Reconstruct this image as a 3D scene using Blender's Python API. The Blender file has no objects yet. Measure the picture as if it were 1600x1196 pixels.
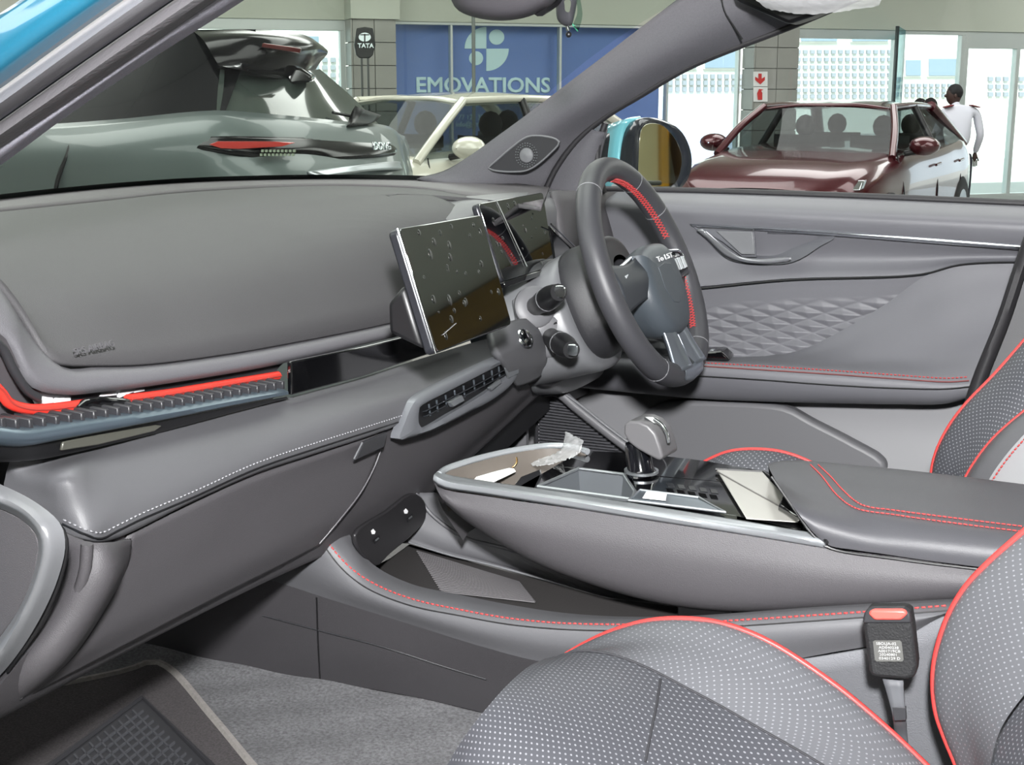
import bpy, bmesh, math, random
from mathutils import Vector, Matrix
random.seed(7)
# ------------------------------------------------------------------ camera model
F = 2098.0; TH = math.atan(448 / F); PH = math.radians(25); GZ = 1.45     # the lens stands GZ above the showroom floor
RT = Vector((math.cos(PH), math.sin(PH), 0))
FW = Vector((-math.sin(PH) * math.cos(TH), math.cos(PH) * math.cos(TH), -math.sin(TH)))
UP = Vector((-math.sin(PH) * math.sin(TH), math.cos(PH) * math.sin(TH), math.cos(TH)))
HD = Vector((-math.sin(PH), math.cos(PH), 0))
sc = bpy.context.scene
col = sc.collection
cam_d = bpy.data.cameras.new('camera'); cam = bpy.data.objects.new('camera', cam_d); col.objects.link(cam)
cam_d.sensor_width = 36; cam_d.lens = F / 1600 * 36; cam_d.clip_start = 0.02; cam_d.clip_end = 200
cam.matrix_world = Matrix.Translation((0, 0, GZ)) @ Matrix((RT, UP, -FW)).transposed().to_4x4()
sc.camera = cam
sc.view_settings.view_transform = 'Standard'; sc.view_settings.look = 'None'
sc.view_settings.exposure = 0.0; sc.view_settings.gamma = 1.0; sc.view_settings.use_curve_mapping = False
# ------------------------------------------------------------------ world, sun, lamps
w = bpy.data.worlds.new('world'); sc.world = w; w.use_nodes = True
wn = w.node_tree.nodes['Background']; wn.inputs[0].default_value = (0.80, 0.92, 1.0, 1); wn.inputs[1].default_value = 2.2
def light(name, kind, loc, aim, power, size=1.0, size_y=None, color=(1, 1, 1)):
    d = bpy.data.lights.new(name, kind); o = bpy.data.objects.new(name, d); col.objects.link(o)
    d.energy = power; d.color = color
    if kind == 'AREA':
        d.size = size
        if size_y: d.shape = 'RECTANGLE'; d.size_y = size_y
    loc = Vector(loc); o.location = loc + Vector((0, 0, GZ))
    o.rotation_euler = (Vector(aim) - loc).to_track_quat('-Z', 'Y').to_euler()
    return o
WD = Vector((.525, .506, 0)).normalized(); WN = Vector((-WD.y, WD.x, 0))      # along the glazed wall / outwards through it
sun = light('sun', 'SUN', (0, 0, 10), Vector((0, 0, 10)) + WN * 1.0 + WD * .35 + Vector((0, 0, -1.15)), 9.0); sun.data.angle = 0.01
flash = light('camera_flash', 'SPOT', (0.06, -0.06, 0.27), (-0.40, 1.8, -0.40), 370.0)
flash.data.spot_size = math.radians(96); flash.data.spot_blend = 1.0; flash.data.shadow_soft_size = .05
def room(s, t, z): return HD * 16.5 + WD * s + WN * t + Vector((0, 0, z))
for i, (s, t) in enumerate([(-7, -4), (-2, -4), (3, -4), (-7, -9), (-2, -9), (3, -9), (-9, -14), (-4, -14), (-1, -17), (-8, -18), (9, -3), (8, -15), (4, -20), (12, -15)]):  # entries at the end are added to brighten walls seen in reflections
    p = room(s, t, 2.48)
    light('ceiling_lamp', 'AREA', p, p + Vector((0, 0, -1)), 150.0, 4.4, 2.4, (1.0, .985, .97))

# ------------------------------------------------------------------ points from sight lines
def ray(px, py): return FW + RT * ((px - 800) / F) - UP * ((py - 598) / F)
def X(x, *pts): return [ray(*p[:2]) * ((p[2] if len(p) > 2 else x) / ray(*p[:2]).x) for p in pts]
def Y(y, *pts): return [ray(*p[:2]) * ((p[2] if len(p) > 2 else y) / ray(*p[:2]).y) for p in pts]
def Z(z, *pts): return [ray(*p[:2]) * ((p[2] if len(p) > 2 else z) / ray(*p[:2]).z) for p in pts]
def D(d, *pts): return [ray(*p[:2]) * (p[2] if len(p) > 2 else d) for p in pts]
W0 = HD * 16.5
def WL(off, *pts):                                   # on the plane parallel to the glazed wall, off metres beyond it
    out = []
    for p in pts:
        r = ray(p[0], p[1]); out.append(r * ((W0.dot(WN) + off) / r.dot(WN)))
    return out
# ------------------------------------------------------------------ materials
def lin(c):
    c /= 255.0
    return c / 12.92 if c <= .04045 else ((c + .055) / 1.055) ** 2.4
def RGB(r, g, b): return (lin(r), lin(g), lin(b), 1)
MT = {}
def M(name, c, rough=.5, metal=0, bump=0, bscale=600, coat=0, vary=0, vscale=8, spec=.5, sheen=0, emis=None, aniso=0):
    if name in MT: return MT[name]
    m = bpy.data.materials.new(name); m.use_nodes = True; MT[name] = m
    nt = m.node_tree; b = nt.nodes['Principled BSDF']
    b.inputs['Base Color'].default_value = RGB(*c); b.inputs['Roughness'].default_value = rough
    b.inputs['Metallic'].default_value = metal; b.inputs['Coat Weight'].default_value = coat
    b.inputs['Coat Roughness'].default_value = .04
    b.inputs['Specular IOR Level'].default_value = spec; b.inputs['Sheen Weight'].default_value = sheen
    if emis: b.inputs['Emission Color'].default_value = RGB(*c); b.inputs['Emission Strength'].default_value = emis
    if vary or bump:
        tc = nt.nodes.new('ShaderNodeTexCoord')
    if vary:
        n = nt.nodes.new('ShaderNodeTexNoise'); n.inputs['Scale'].default_value = vscale; n.inputs['Detail'].default_value = 4
        nt.links.new(tc.outputs['Object'], n.inputs['Vector'])
        mx = nt.nodes.new('ShaderNodeMix'); mx.data_type = 'RGBA'
        lo = [max(0, v * (1 - vary)) for v in c]; hi = [min(255, v * (1 + vary)) for v in c]
        mx.inputs[6].default_value = RGB(*lo); mx.inputs[7].default_value = RGB(*hi)
        nt.links.new(n.outputs['Fac'], mx.inputs[0]); nt.links.new(mx.outputs[2], b.inputs['Base Color'])
    if bump:
        n2 = nt.nodes.new('ShaderNodeTexNoise'); n2.inputs['Scale'].default_value = bscale; n2.inputs['Detail'].default_value = 3
        nt.links.new(tc.outputs['Object'], n2.inputs['Vector'])
        bp = nt.nodes.new('ShaderNodeBump'); bp.inputs['Strength'].default_value = bump; bp.inputs['Distance'].default_value = .001
        nt.links.new(n2.outputs['Fac'], bp.inputs['Height']); nt.links.new(bp.outputs[0], b.inputs['Normal'])
    return m
def dots(name, base, dot, pitch=.0062, r=.20, rough=.5):
    m = M(name, base, rough); nt = m.node_tree; b = nt.nodes['Principled BSDF']; N = nt.nodes.new; L = nt.links.new
    uv = N('ShaderNodeUVMap'); sp = N('ShaderNodeSeparateXYZ'); L(uv.outputs[0], sp.inputs[0])
    def mt(op, a, bb=None):
        n = N('ShaderNodeMath'); n.operation = op
        for k, v in enumerate((a, bb)):
            if v is None: continue
            if isinstance(v, (int, float)): n.inputs[k].default_value = v
            else: L(v, n.inputs[k])
        return n.outputs[0]
    u = mt('DIVIDE', sp.outputs[0], pitch); v = mt('DIVIDE', sp.outputs[1], pitch)
    a = mt('ADD', u, v); c = mt('SUBTRACT', u, v)
    fa = mt('SUBTRACT', mt('FRACT', a), .5); fc = mt('SUBTRACT', mt('FRACT', c), .5)
    d = mt('SQRT', mt('ADD', mt('MULTIPLY', fa, fa), mt('MULTIPLY', fc, fc)))
    k = mt('LESS_THAN', d, r)
    mx = N('ShaderNodeMix'); mx.data_type = 'RGBA'; mx.inputs[6].default_value = RGB(*base); mx.inputs[7].default_value = RGB(*dot)
    L(k, mx.inputs[0]); L(mx.outputs[2], b.inputs['Base Color'])
    bp = N('ShaderNodeBump'); bp.inputs['Strength'].default_value = .3; bp.inputs['Distance'].default_value = .001; bp.invert = True
    L(k, bp.inputs['Height']); L(bp.outputs[0], b.inputs['Normal'])
    return m
def glass(name, tint, refl=.04, rough=0.0):
    m = bpy.data.materials.new(name); m.use_nodes = True; nt = m.node_tree; nt.nodes.clear(); N = nt.nodes.new; L = nt.links.new
    o = N('ShaderNodeOutputMaterial'); t = N('ShaderNodeBsdfTransparent'); g = N('ShaderNodeBsdfGlossy'); mx = N('ShaderNodeMixShader')
    t.inputs[0].default_value = (*tint, 1); g.inputs['Roughness'].default_value = rough
    fr = N('ShaderNodeLayerWeight'); fr.inputs[0].default_value = refl * 4
    mm = N('ShaderNodeMath'); mm.operation = 'MULTIPLY_ADD'; mm.inputs[1].default_value = .22; mm.inputs[2].default_value = refl
    L(fr.outputs['Fresnel'], mm.inputs[0]); L(mm.outputs[0], mx.inputs[0]); L(t.outputs[0], mx.inputs[1]); L(g.outputs[0], mx.inputs[2]); L(mx.outputs[0], o.inputs[0])
    MT[name] = m; return m
leather = M('leather', (84, 84, 87), .46, bump=.25, bscale=1400, vary=.05, vscale=3)
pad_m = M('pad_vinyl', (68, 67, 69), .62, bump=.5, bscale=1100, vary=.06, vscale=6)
plast = M('grained_plastic', (70, 68, 71), .55, bump=.5, bscale=1000, vary=.05, vscale=5)
plast_l = M('light_plastic', (96, 96, 99), .42, bump=.2, bscale=1200)
plast_d = M('dark_plastic', (42, 42, 45), .45, bump=.2, bscale=900)
satin = M('satin_grey', (104, 105, 108), .34, bump=.15, bscale=1500, vary=.04)
black = M('black_plastic', (20, 20, 22), .4)
rubber = M('rubber', (34, 33, 36), .55, bump=.3, bscale=500)
gloss = M('piano_black', (10, 10, 12), .06, coat=1)
silver = M('satin_silver', (168, 172, 176), .3, .85)
silver_d = M('grey_metal', (120, 128, 136), .3, .8)
chrome = M('chrome', (215, 218, 222), .1, 1)
red = M('red_lamp', (212, 54, 44), .35, bump=0)
red_t = M('red_thread', (186, 60, 60), .6)
red_p = M('red_piping', (190, 56, 54), .45)
grey_t = M('grey_thread', (134, 134, 138), .6)
fabric = M('pillar_fabric', (158, 156, 168), .9, bump=1.0, bscale=900, vary=.12, vscale=300)
pillar_m = M('pillar_cloth', (84, 83, 88), .75, bump=.5, bscale=1200, vary=.08, vscale=400)
carpet_m = M('carpet_pile', (86, 86, 88), .95, bump=1.0, bscale=500, vary=.55, vscale=260)
mat_m = M('mat_pile', (58, 55, 56), .95, bump=1.0, bscale=500, vary=.6, vscale=380)
binding = M('mat_binding', (140, 136, 132), .85, bump=.8, bscale=500, vary=.15, vscale=200)
white_p = M('white_plastic', (222, 222, 224), .45)
perf = dots('perforated_leather', (84, 85, 89), (122, 123, 128), .0092, .15)
perf_d = dots('perforated_dark', (64, 65, 70), (122, 123, 128), .0076, .18)
teal = M('teal_paint', (34, 108, 136), .3, .35, coat=1, vary=.03, vscale=500)
wind = glass('windscreen_glass', (.84, .91, .86), .035)
doorg = glass('door_glass', (.93, .97, .96), .03)
carg = glass('tinted_glass', (.50, .54, .54), .035)
plateg = glass('shop_glass', (.92, .97, .97), .04)
# ------------------------------------------------------------------ mesh helpers
def vadd(p, v): return [q + Vector(v) for q in p]
def cr(pts, n, closed=False):
    pts = [Vector(p) for p in pts]
    if len(pts) == 2: return [pts[0].lerp(pts[1], i / (n - 1)) for i in range(n)]
    if closed: ext = [pts[-1]] + pts + [pts[0], pts[1]]
    else: ext = [pts[0] * 2 - pts[1]] + pts + [pts[-1] * 2 - pts[-2]]
    dense = []; m = 10
    for i in range(1, len(ext) - 2):
        p0, p1, p2, p3 = ext[i - 1:i + 3]
        t0 = 0; t1 = t0 + max((p1 - p0).length, 1e-6) ** .5; t2 = t1 + max((p2 - p1).length, 1e-6) ** .5; t3 = t2 + max((p3 - p2).length, 1e-6) ** .5
        for k in range(m):
            t = t1 + (t2 - t1) * k / m
            a1 = p0 * ((t1 - t) / (t1 - t0)) + p1 * ((t - t0) / (t1 - t0)); a2 = p1 * ((t2 - t) / (t2 - t1)) + p2 * ((t - t1) / (t2 - t1)); a3 = p2 * ((t3 - t) / (t3 - t2)) + p3 * ((t - t2) / (t3 - t2))
            b1 = a1 * ((t2 - t) / (t2 - t0)) + a2 * ((t - t0) / (t2 - t0)); b2 = a2 * ((t3 - t) / (t3 - t1)) + a3 * ((t - t1) / (t3 - t1))
            dense.append(b1 * ((t2 - t) / (t2 - t1)) + b2 * ((t - t1) / (t2 - t1)))
    dense.append(ext[-2])
    return resample(dense, n)
def resample(pts, n):
    L = [0]
    for a, b in zip(pts, pts[1:]): L.append(L[-1] + (b - a).length)
    out = []; j = 0
    for i in range(n):
        s = L[-1] * i / (n - 1)
        while j < len(pts) - 2 and L[j + 1] < s: j += 1
        seg = L[j + 1] - L[j]; out.append(pts[j].lerp(pts[j + 1], (s - L[j]) / seg if seg > 1e-9 else 0))
    return out
def mk(name, verts, faces, mat, parent=None, uv=None, sharp=50, label=None, kind=None):
    me = bpy.data.meshes.new(name); me.from_pydata([tuple(v) for v in verts], [], faces); me.validate(); me.update()
    me.polygons.foreach_set('use_smooth', [True] * len(me.polygons))
    if sharp: me.set_sharp_from_angle(angle=math.radians(sharp))
    if uv:
        l = me.uv_layers.new(name='UVMap')
        for lp in me.loops: l.data[lp.index].uv = uv[lp.vertex_index]
    return link(name, me, mat, parent, label, kind)
def link(name, me, mat, parent=None, label=None, kind=None):
    if mat: me.materials.clear(); me.materials.append(mat)
    o = bpy.data.objects.new(name, me); col.objects.link(o)
    if parent: o.parent = parent
    if label: o['label'] = label
    if kind: o['kind'] = kind
    return o
def crp(pts, m=4, closed=True):
    pts = [Vector(p) for p in pts]; n = len(pts); out = []
    for i in range(n if closed else n - 1):
        p0, p1, p2, p3 = pts[i - 1], pts[i], pts[(i + 1) % n], pts[(i + 2) % n]
        for k in range(m):
            t = k / m; out.append(.5 * ((2 * p1) + (p2 - p0) * t + (2 * p0 - 5 * p1 + 4 * p2 - p3) * t * t + (3 * p1 - p0 - 3 * p2 + p3) * t ** 3))
    out.append(out[0].copy() if closed else pts[-1]); return out
def PL(p0, n, *pts):
    n = Vector(n); return [ray(*p[:2]) * (Vector(p0).dot(n) / ray(*p[:2]).dot(n)) for p in pts]
def film(name, tr=.5, dif=.38):
    m = bpy.data.materials.new(name); m.use_nodes = True; nt = m.node_tree; nt.nodes.clear(); N = nt.nodes.new; L = nt.links.new
    o = N('ShaderNodeOutputMaterial'); t = N('ShaderNodeBsdfTransparent'); d = N('ShaderNodeBsdfDiffuse'); g = N('ShaderNodeBsdfGlossy'); a = N('ShaderNodeMixShader'); b = N('ShaderNodeMixShader')
    d.inputs[0].default_value = (.85, .86, .87, 1); g.inputs['Roughness'].default_value = .18
    a.inputs[0].default_value = dif / (1 - tr); L(g.outputs[0], a.inputs[1]); L(d.outputs[0], a.inputs[2]); b.inputs[0].default_value = tr
    L(a.outputs[0], b.inputs[1]); L(t.outputs[0], b.inputs[2]); L(b.outputs[0], o.inputs[0]); MT[name] = m; return m
def loft(name, rows, mat, parent=None, nu=40, nv=16, thick=0, label=None, raw=False, asis=False, closed=False, disp=None, kind=None, off=0, cuts=None):
    if asis: nu = len(rows[0]); rows = [[Vector(p) for p in r] for r in rows]
    else: rows = [cr(r, nu, closed) for r in rows]
    if not raw:
        cols = [cr([r[i] for r in rows], nv) for i in range(nu)]
        rows = [[cols[i][j] for i in range(nu)] for j in range(nv)]
    nv = len(rows)
    if disp:
        for j in range(nv):
            for i in range(nu): rows[j][i] = rows[j][i] + disp(i / (nu - 1), j / (nv - 1), rows[j][i])
    mid = rows[nv // 2]; um = [0]
    for a, b in zip(mid, mid[1:]): um.append(um[-1] + (b - a).length)
    mc = [r[nu // 2] for r in rows]; vm = [0]
    for a, b in zip(mc, mc[1:]): vm.append(vm[-1] + (b - a).length)
    vs = [p for r in rows for p in r]; uv = [(um[i], vm[j]) for j in range(nv) for i in range(nu)]
    fs = [(j * nu + i, j * nu + i + 1, (j + 1) * nu + i + 1, (j + 1) * nu + i) for j in range(nv - 1) for i in range(nu - 1)]
    o = mk(name, vs, fs, mat, parent, uv, 60, label, kind)
    if thick:
        s = o.modifiers.new('solid', 'SOLIDIFY'); s.thickness = abs(thick); s.offset = 1 if thick > 0 else -1; s.use_even_offset = False
    return o
def slab(name, pts, ext, mat, parent=None, bevel=.0015, label=None, smooth=0, kind=None, seg=2):
    pts = [Vector(p) for p in pts]
    if smooth: pts = cr(pts, smooth + 1, True)[:-1]
    ext = Vector(ext); n = len(pts)
    vs = pts + [p + ext for p in pts]
    fs = [tuple(range(n)), tuple(range(2 * n - 1, n - 1, -1))] + [(i, (i + 1) % n + 0, (i + 1) % n + n, i + n)[::-1] for i in range(n)]
    bm = bmesh.new(); bv = [bm.verts.new(v) for v in vs]
    for f in fs:
        try: bm.faces.new([bv[i] for i in f])
        except ValueError: pass
    bmesh.ops.recalc_face_normals(bm, faces=bm.faces)
    me = bpy.data.meshes.new(name); bm.to_mesh(me); bm.free()
    me.polygons.foreach_set('use_smooth', [True] * len(me.polygons)); me.set_sharp_from_angle(angle=math.radians(35))
    o = link(name, me, mat, parent, label, kind)
    if bevel:
        b = o.modifiers.new('bevel', 'BEVEL'); b.width = bevel; b.segments = seg; b.limit_method = 'ANGLE'; b.angle_limit = math.radians(40)
    return o
def frames(pts):
    out = []; n = len(pts); prev = None
    for i in range(n):
        t = (pts[min(i + 1, n - 1)] - pts[max(i - 1, 0)]).normalized()
        if prev is None:
            a = Vector((0, 0, 1)) if abs(t.z) < .9 else Vector((1, 0, 0)); s = t.cross(a).normalized()
        else: s = (prev - t * prev.dot(t)).normalized()
        prev = s; out.append((t, s, t.cross(s)))
    return out
def tube(name, pts, r, mat, parent=None, seg=8, n=None, closed=False, label=None, sy=1.0, kind=None, cap=True):
    pts = [Vector(p) for p in pts]
    if n: pts = cr(pts, n, closed)
    if closed: pts = pts[:-1]
    fr = frames(pts); N = len(pts); vs = []; fs = []
    if closed:
        fr = []; cen = sum(pts, Vector()) / N; nn = (pts[0] - cen).cross(pts[N // 4] - cen).normalized()
        for i in range(N):
            t = (pts[(i + 1) % N] - pts[i - 1]).normalized(); s = t.cross(nn).normalized(); fr.append((t, s, nn))
    for i, p in enumerate(pts):
        rr = r[min(len(r) - 1, int(i * len(r) / N))] if isinstance(r, (list, tuple)) else r
        if isinstance(r, (list, tuple)) and len(r) > 1 and N > 1:
            q = i / (N - 1) * (len(r) - 1); k = min(int(q), len(r) - 2); rr = r[k] + (r[k + 1] - r[k]) * (q - k)
        for k in range(seg):
            a = 2 * math.pi * k / seg; vs.append(p + fr[i][1] * math.cos(a) * rr + fr[i][2] * math.sin(a) * rr * sy)
    M_ = N if closed else N - 1
    for i in range(M_):
        j = (i + 1) % N
        for k in range(seg): fs.append((i * seg + k, i * seg + (k + 1) % seg, j * seg + (k + 1) % seg, j * seg + k))
    if not closed and cap: fs += [tuple(range(seg))[::-1], tuple((N - 1) * seg + k for k in range(seg))]
    return mk(name, vs, fs, mat, parent, None, 50, label, kind)
def lathe(name, o0, ax, prof, mat, parent=None, seg=24, label=None):
    ax = Vector(ax).normalized(); a = Vector((0, 0, 1)) if abs(ax.z) < .9 else Vector((1, 0, 0)); s = ax.cross(a).normalized(); t = ax.cross(s)
    o0 = Vector(o0); vs = []; fs = []
    for (r, h) in prof:
        for k in range(seg):
            q = 2 * math.pi * k / seg; vs.append(o0 + ax * h + s * r * math.cos(q) + t * r * math.sin(q))
    for i in range(len(prof) - 1):
        for k in range(seg): fs.append((i * seg + k, i * seg + (k + 1) % seg, (i + 1) * seg + (k + 1) % seg, (i + 1) * seg + k))
    fs += [tuple(range(seg))[::-1], tuple((len(prof) - 1) * seg + k for k in range(seg))]
    return mk(name, vs, fs, mat, parent, None, 40, label)
def stitches(name, pts, mat, parent, pitch=.006, ln=.004, r=.0007, n=200, lift=(0, 0, 0)):
    pts = [Vector(p) + Vector(lift) for p in pts]; d = cr(pts, n); L = sum((b - a).length for a, b in zip(d, d[1:]))
    k = max(2, int(L / pitch)); q = resample(d, k + 1); vs = []; fs = []
    for a, b in zip(q, q[1:]):
        t = (b - a).normalized(); m = (a + b) / 2; s = t.cross(Vector((0, 0, 1))).normalized(); u = s.cross(t)
        h = t * ln / 2; c = len(vs)
        for e in (-1, 1):
            for ss, uu in ((0, 1), (1, 0), (0, -1), (-1, 0)): vs.append(m + h * e + s * ss * r + u * uu * r)
        fs += [(c + i, c + (i + 1) % 4, c + 4 + (i + 1) % 4, c + 4 + i) for i in range(4)] + [(c + 3, c + 2, c + 1, c), (c + 4, c + 5, c + 6, c + 7)]
    return mk(name, vs, fs, mat, parent, None, 0, None, 'stuff')
def bumps(name, items, mat, parent, kind='stuff', label=None):      # joined flat boxes: (origin, a, b, c) vectors
    vs = []; fs = []
    for o0, a, b, c in items:
        k = len(vs)
        for z in (Vector(), c):
            for p in (Vector(), a, a + b, b): vs.append(o0 + p + z)
        fs += [(k, k + 3, k + 2, k + 1), (k + 4, k + 5, k + 6, k + 7)] + [(k + i, k + (i + 1) % 4, k + 4 + (i + 1) % 4, k + 4 + i) for i in range(4)]
    return mk(name, vs, fs, mat, parent, None, 30, label, kind)
def box(name, lo, hi, mat, parent=None, bevel=.0, label=None, kind=None):
    a, b = Vector(lo), Vector(hi)
    return slab(name, [(a.x, a.y, a.z), (b.x, a.y, a.z), (b.x, b.y, a.z), (a.x, b.y, a.z)], (0, 0, b.z - a.z), mat, parent, bevel, label, 0, kind)
def text(name, s, o0, right, up, size, mat, parent, depth=.0004, sx=1.0, bold=0, label=None):
    cu = bpy.data.curves.new(name, 'FONT'); cu.body = s; cu.size = 1; cu.extrude = depth / size; cu.bevel_depth = bold; cu.bevel_resolution = 0; cu.resolution_u = 3
    t = bpy.data.objects.new(name, cu); col.objects.link(t); dg = bpy.context.evaluated_depsgraph_get()
    me = bpy.data.meshes.new_from_object(t.evaluated_get(dg)); bpy.data.objects.remove(t)
    r = Vector(right).normalized(); n = r.cross(Vector(up)).normalized(); u = n.cross(r)
    mat4 = Matrix.Translation(Vector(o0)) @ Matrix((r, u, n)).transposed().to_4x4() @ Matrix.Diagonal((size * sx, size, size, 1))
    me.transform(mat4); return link(name, me, mat, parent, label)
def T(name, label, cat, group=None, kind=None):
    o = bpy.data.objects.new(name, None); col.objects.link(o); o['label'] = label
    if cat: o['category'] = cat
    if group: o['group'] = group
    if kind: o['kind'] = kind
    return o
from mathutils.bvhtree import BVHTree
def onto(o, pts, lift=.001, n=40):                    # lay a line on a built surface
    vs = [v.co for v in o.data.vertices]; bt = BVHTree.FromPolygons(vs, [tuple(p.vertices) for p in o.data.polygons]); out = []
    q = cr([Vector((p[0], p[1], 0)) for p in pts], n)
    for p in q:
        r = ray(p.x, p.y).normalized(); h = bt.ray_cast(Vector(), r)
        if h[0] is not None:
            nn = h[1] if h[1].dot(r) < 0 else -h[1]; out.append(h[0] + nn * lift)
    return out if len(out) > 2 else D(1.5, *pts)
def ext(r, a, b):                                      # carry a row on past both ends
    r = list(r); return [r[0] + (r[0] - r[1]).normalized() * a] + r + [r[-1] + (r[-1] - r[-2]).normalized() * b]
def tag(o, label, cat, group=None):
    o['label'] = label; o['category'] = cat
    if group: o['group'] = group
    return o
def clay(name, cells, mat, parent=None, label=None, sub=2):           # skinned chain: cells = ([(point, radius)], [(i, j)])
    pts, ed = cells; bm = bmesh.new(); lay = bm.verts.layers.skin.verify(); vs = []
    for p, r in pts:
        v = bm.verts.new(p); v[lay].radius = (r, r) if not isinstance(r, tuple) else r; vs.append(v)
    vs[0][lay].use_root = True
    for i, j in ed: bm.edges.new((vs[i], vs[j]))
    me = bpy.data.meshes.new(name); bm.to_mesh(me); bm.free()
    o = link(name, me, None, parent, label); me.materials.append(mat)
    s = o.modifiers.new('skin', 'SKIN'); s.use_smooth_shade = True; ss = o.modifiers.new('sub', 'SUBSURF'); ss.levels = ss.render_levels = sub
    return o
def ball(name, c, rad, mat, parent=None, seg=16, label=None, axes=None):
    vs = []; fs = []; A = axes or (Vector((1, 0, 0)), Vector((0, 1, 0)), Vector((0, 0, 1)))
    if not isinstance(rad, tuple): rad = (rad,) * 3
    h = seg // 2
    for i in range(h + 1):
        th = math.pi * i / h
        for k in range(seg):
            ph = 2 * math.pi * k / seg
            vs.append(Vector(c) + A[0] * rad[0] * math.sin(th) * math.cos(ph) + A[1] * rad[1] * math.sin(th) * math.sin(ph) + A[2] * rad[2] * math.cos(th))
    for i in range(h):
        for k in range(seg): fs.append((i * seg + k, (i + 1) * seg + k, (i + 1) * seg + (k + 1) % seg, i * seg + (k + 1) % seg))
    return mk(name, vs, fs, mat, parent, None, 0, label)
# ================================================================== SHOWROOM
wall_m = M('wall_paint', (190, 194, 182), .8, bump=.1, bscale=60, vary=.02, vscale=2)
tile_m = M('wall_tile', (152, 152, 146), .45, vary=.05, vscale=4)
alu = M('pale_aluminium', (196, 202, 200), .4, .3)
floor_m = M('showroom_tile', (150, 150, 146), .2, vary=.06, vscale=3)
def wbox(name, s0, s1, t0, t1, z0, z1, mat, parent=None, kind='structure', bevel=0, label=None):
    p = [W0 + WD * s + WN * t for s, t in ((s0, t0), (s1, t0), (s1, t1), (s0, t1))]
    for q in p: q.z = z0
    return slab(name, p, (0, 0, z1 - z0), mat, parent, bevel, label, 0, kind)
def wc(px, py, off=0):                                # along-wall coordinate and height of a sight line on the glazed wall
    p = WL(off, (px, py))[0]; return (p - W0).dot(WD), p.z
S = lambda px, py=100, off=0: wc(px, py, off)[0]
HZ = lambda px, py, off=0: wc(px, py, off)[1]
FLR = -GZ; CEI = 2.6
wbox('floor', -15, 14, -24, .3, FLR - .1, FLR, floor_m)
wbox('ceiling', -15, 14, -24, .3, CEI, CEI + .1, M('ceiling_paint', (205, 208, 198), .9))
hl = HZ(1240, 44)                                      # underside of the lintel
sL, sR = S(345), 13.0
wbox('wall_front', -15, sR + 1, 0, .3, hl, CEI, wall_m)
wbox('wall_left', -15.3, -15, -24, .3, FLR, CEI, wall_m); wbox('wall_right', 14, 14.3, -24, .3, FLR, CEI, wall_m)
wbox('wall_back', -15.3, 14.3, -24.3, -24, FLR, CEI, wall_m)
wbox('wall_side', -15, sL - 3.5, 0, .3, FLR, hl, wall_m)
# tiled columns: each tile is a part of the column
def tiled_column(px0, px1, cols_, label_rows=14):
    s0, s1 = S(px0), S(px1); root = T('trim_column', None, None, kind='structure'); del root['label']
    wbox('core', s0 + .01, s1 - .01, -.28, .0, FLR, hl, M('grout', (110, 110, 106), .9), root, None)
    th = (hl - FLR) / 9
    for r in range(9):
        for c in range(cols_):
            a = s0 + (s1 - s0) * c / cols_; b = s0 + (s1 - s0) * (c + 1) / cols_
            wbox('tile', a + .004, b - .004, -.30, -.28, FLR + th * r + .004, FLR + th * (r + 1) - .004, tile_m, root, None, .002)
        wbox('tile', s0 - .02, s0, -.30, -.0, FLR + th * r + .004, FLR + th * (r + 1) - .004, tile_m, root, None, .002)
    return root
c1 = tiled_column(543, 610, 2); c1.name = 'trim_1'
c2 = tiled_column(1162, 1229, 2); c2.name = 'trim_2'
wbox('trim_3', S(540), S(615), -.34, 0, hl, CEI, wall_m)
# glazing bays
def bay(name, px0, px1, mull=(), tint=plateg, rail=.09, mw=.03):
    s0, s1 = S(px0), S(px1); r = T(name, None, None, kind='structure'); del r['label']
    wbox('head_rail', s0, s1, .02, .12, hl - rail, hl, alu, r, None, .004)
    wbox('bottom_rail', s0, s1, .02, .12, FLR, FLR + .12, alu, r, None, .004)
    for s in [s0 + .03, s1 - .03] + [S(m) for m in mull]:
        wbox('mullion', s - mw, s + mw, .02, .12, FLR + .12, hl - rail, alu, r, None, .004)
    wbox('pane', s0 + .02, s1 - .02, .06, .07, FLR + .1, hl - rail + .02, tint, r, None)
    return r
bay('window_1', 150, 541, (386,), rail=.12)
bay('window_2', 612, 1160, (707, 877, 1045), rail=.035, mw=.014)
bay('window_3', 1236, 1404, (), rail=.12)
d1 = bay('door_1', 1408, 1508, (), rail=.05)
bay('window_4', 1508, 1760, (1592,), rail=.22)
s = S(1404); sd = T('door_2', None, None, kind='structure'); del sd['label']   # glass leaf standing open
q = [Vector((p.x, p.y, 0)) for p in (WL(-.9, (1399, 100))[0], WL(.02, (1411, 100))[0])]
slab('leaf', [q[0] + Vector((0, 0, FLR + .02)), q[1] + Vector((0, 0, FLR + .02)), q[1] + Vector((0, 0, hl)), q[0] + Vector((0, 0, hl))], WD * .012, glass('edge_glass', (.6, .82, .86), .1), sd, 0)
slab('stile', [q[0] + Vector((0, 0, FLR + .02)), q[0] + WN * .04 + Vector((0, 0, FLR + .02)), q[0] + WN * .04 + Vector((0, 0, hl)), q[0] + Vector((0, 0, hl))], WD * .03, M('dark_frame', (70, 76, 78), .4, .5), sd, 0)
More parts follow.
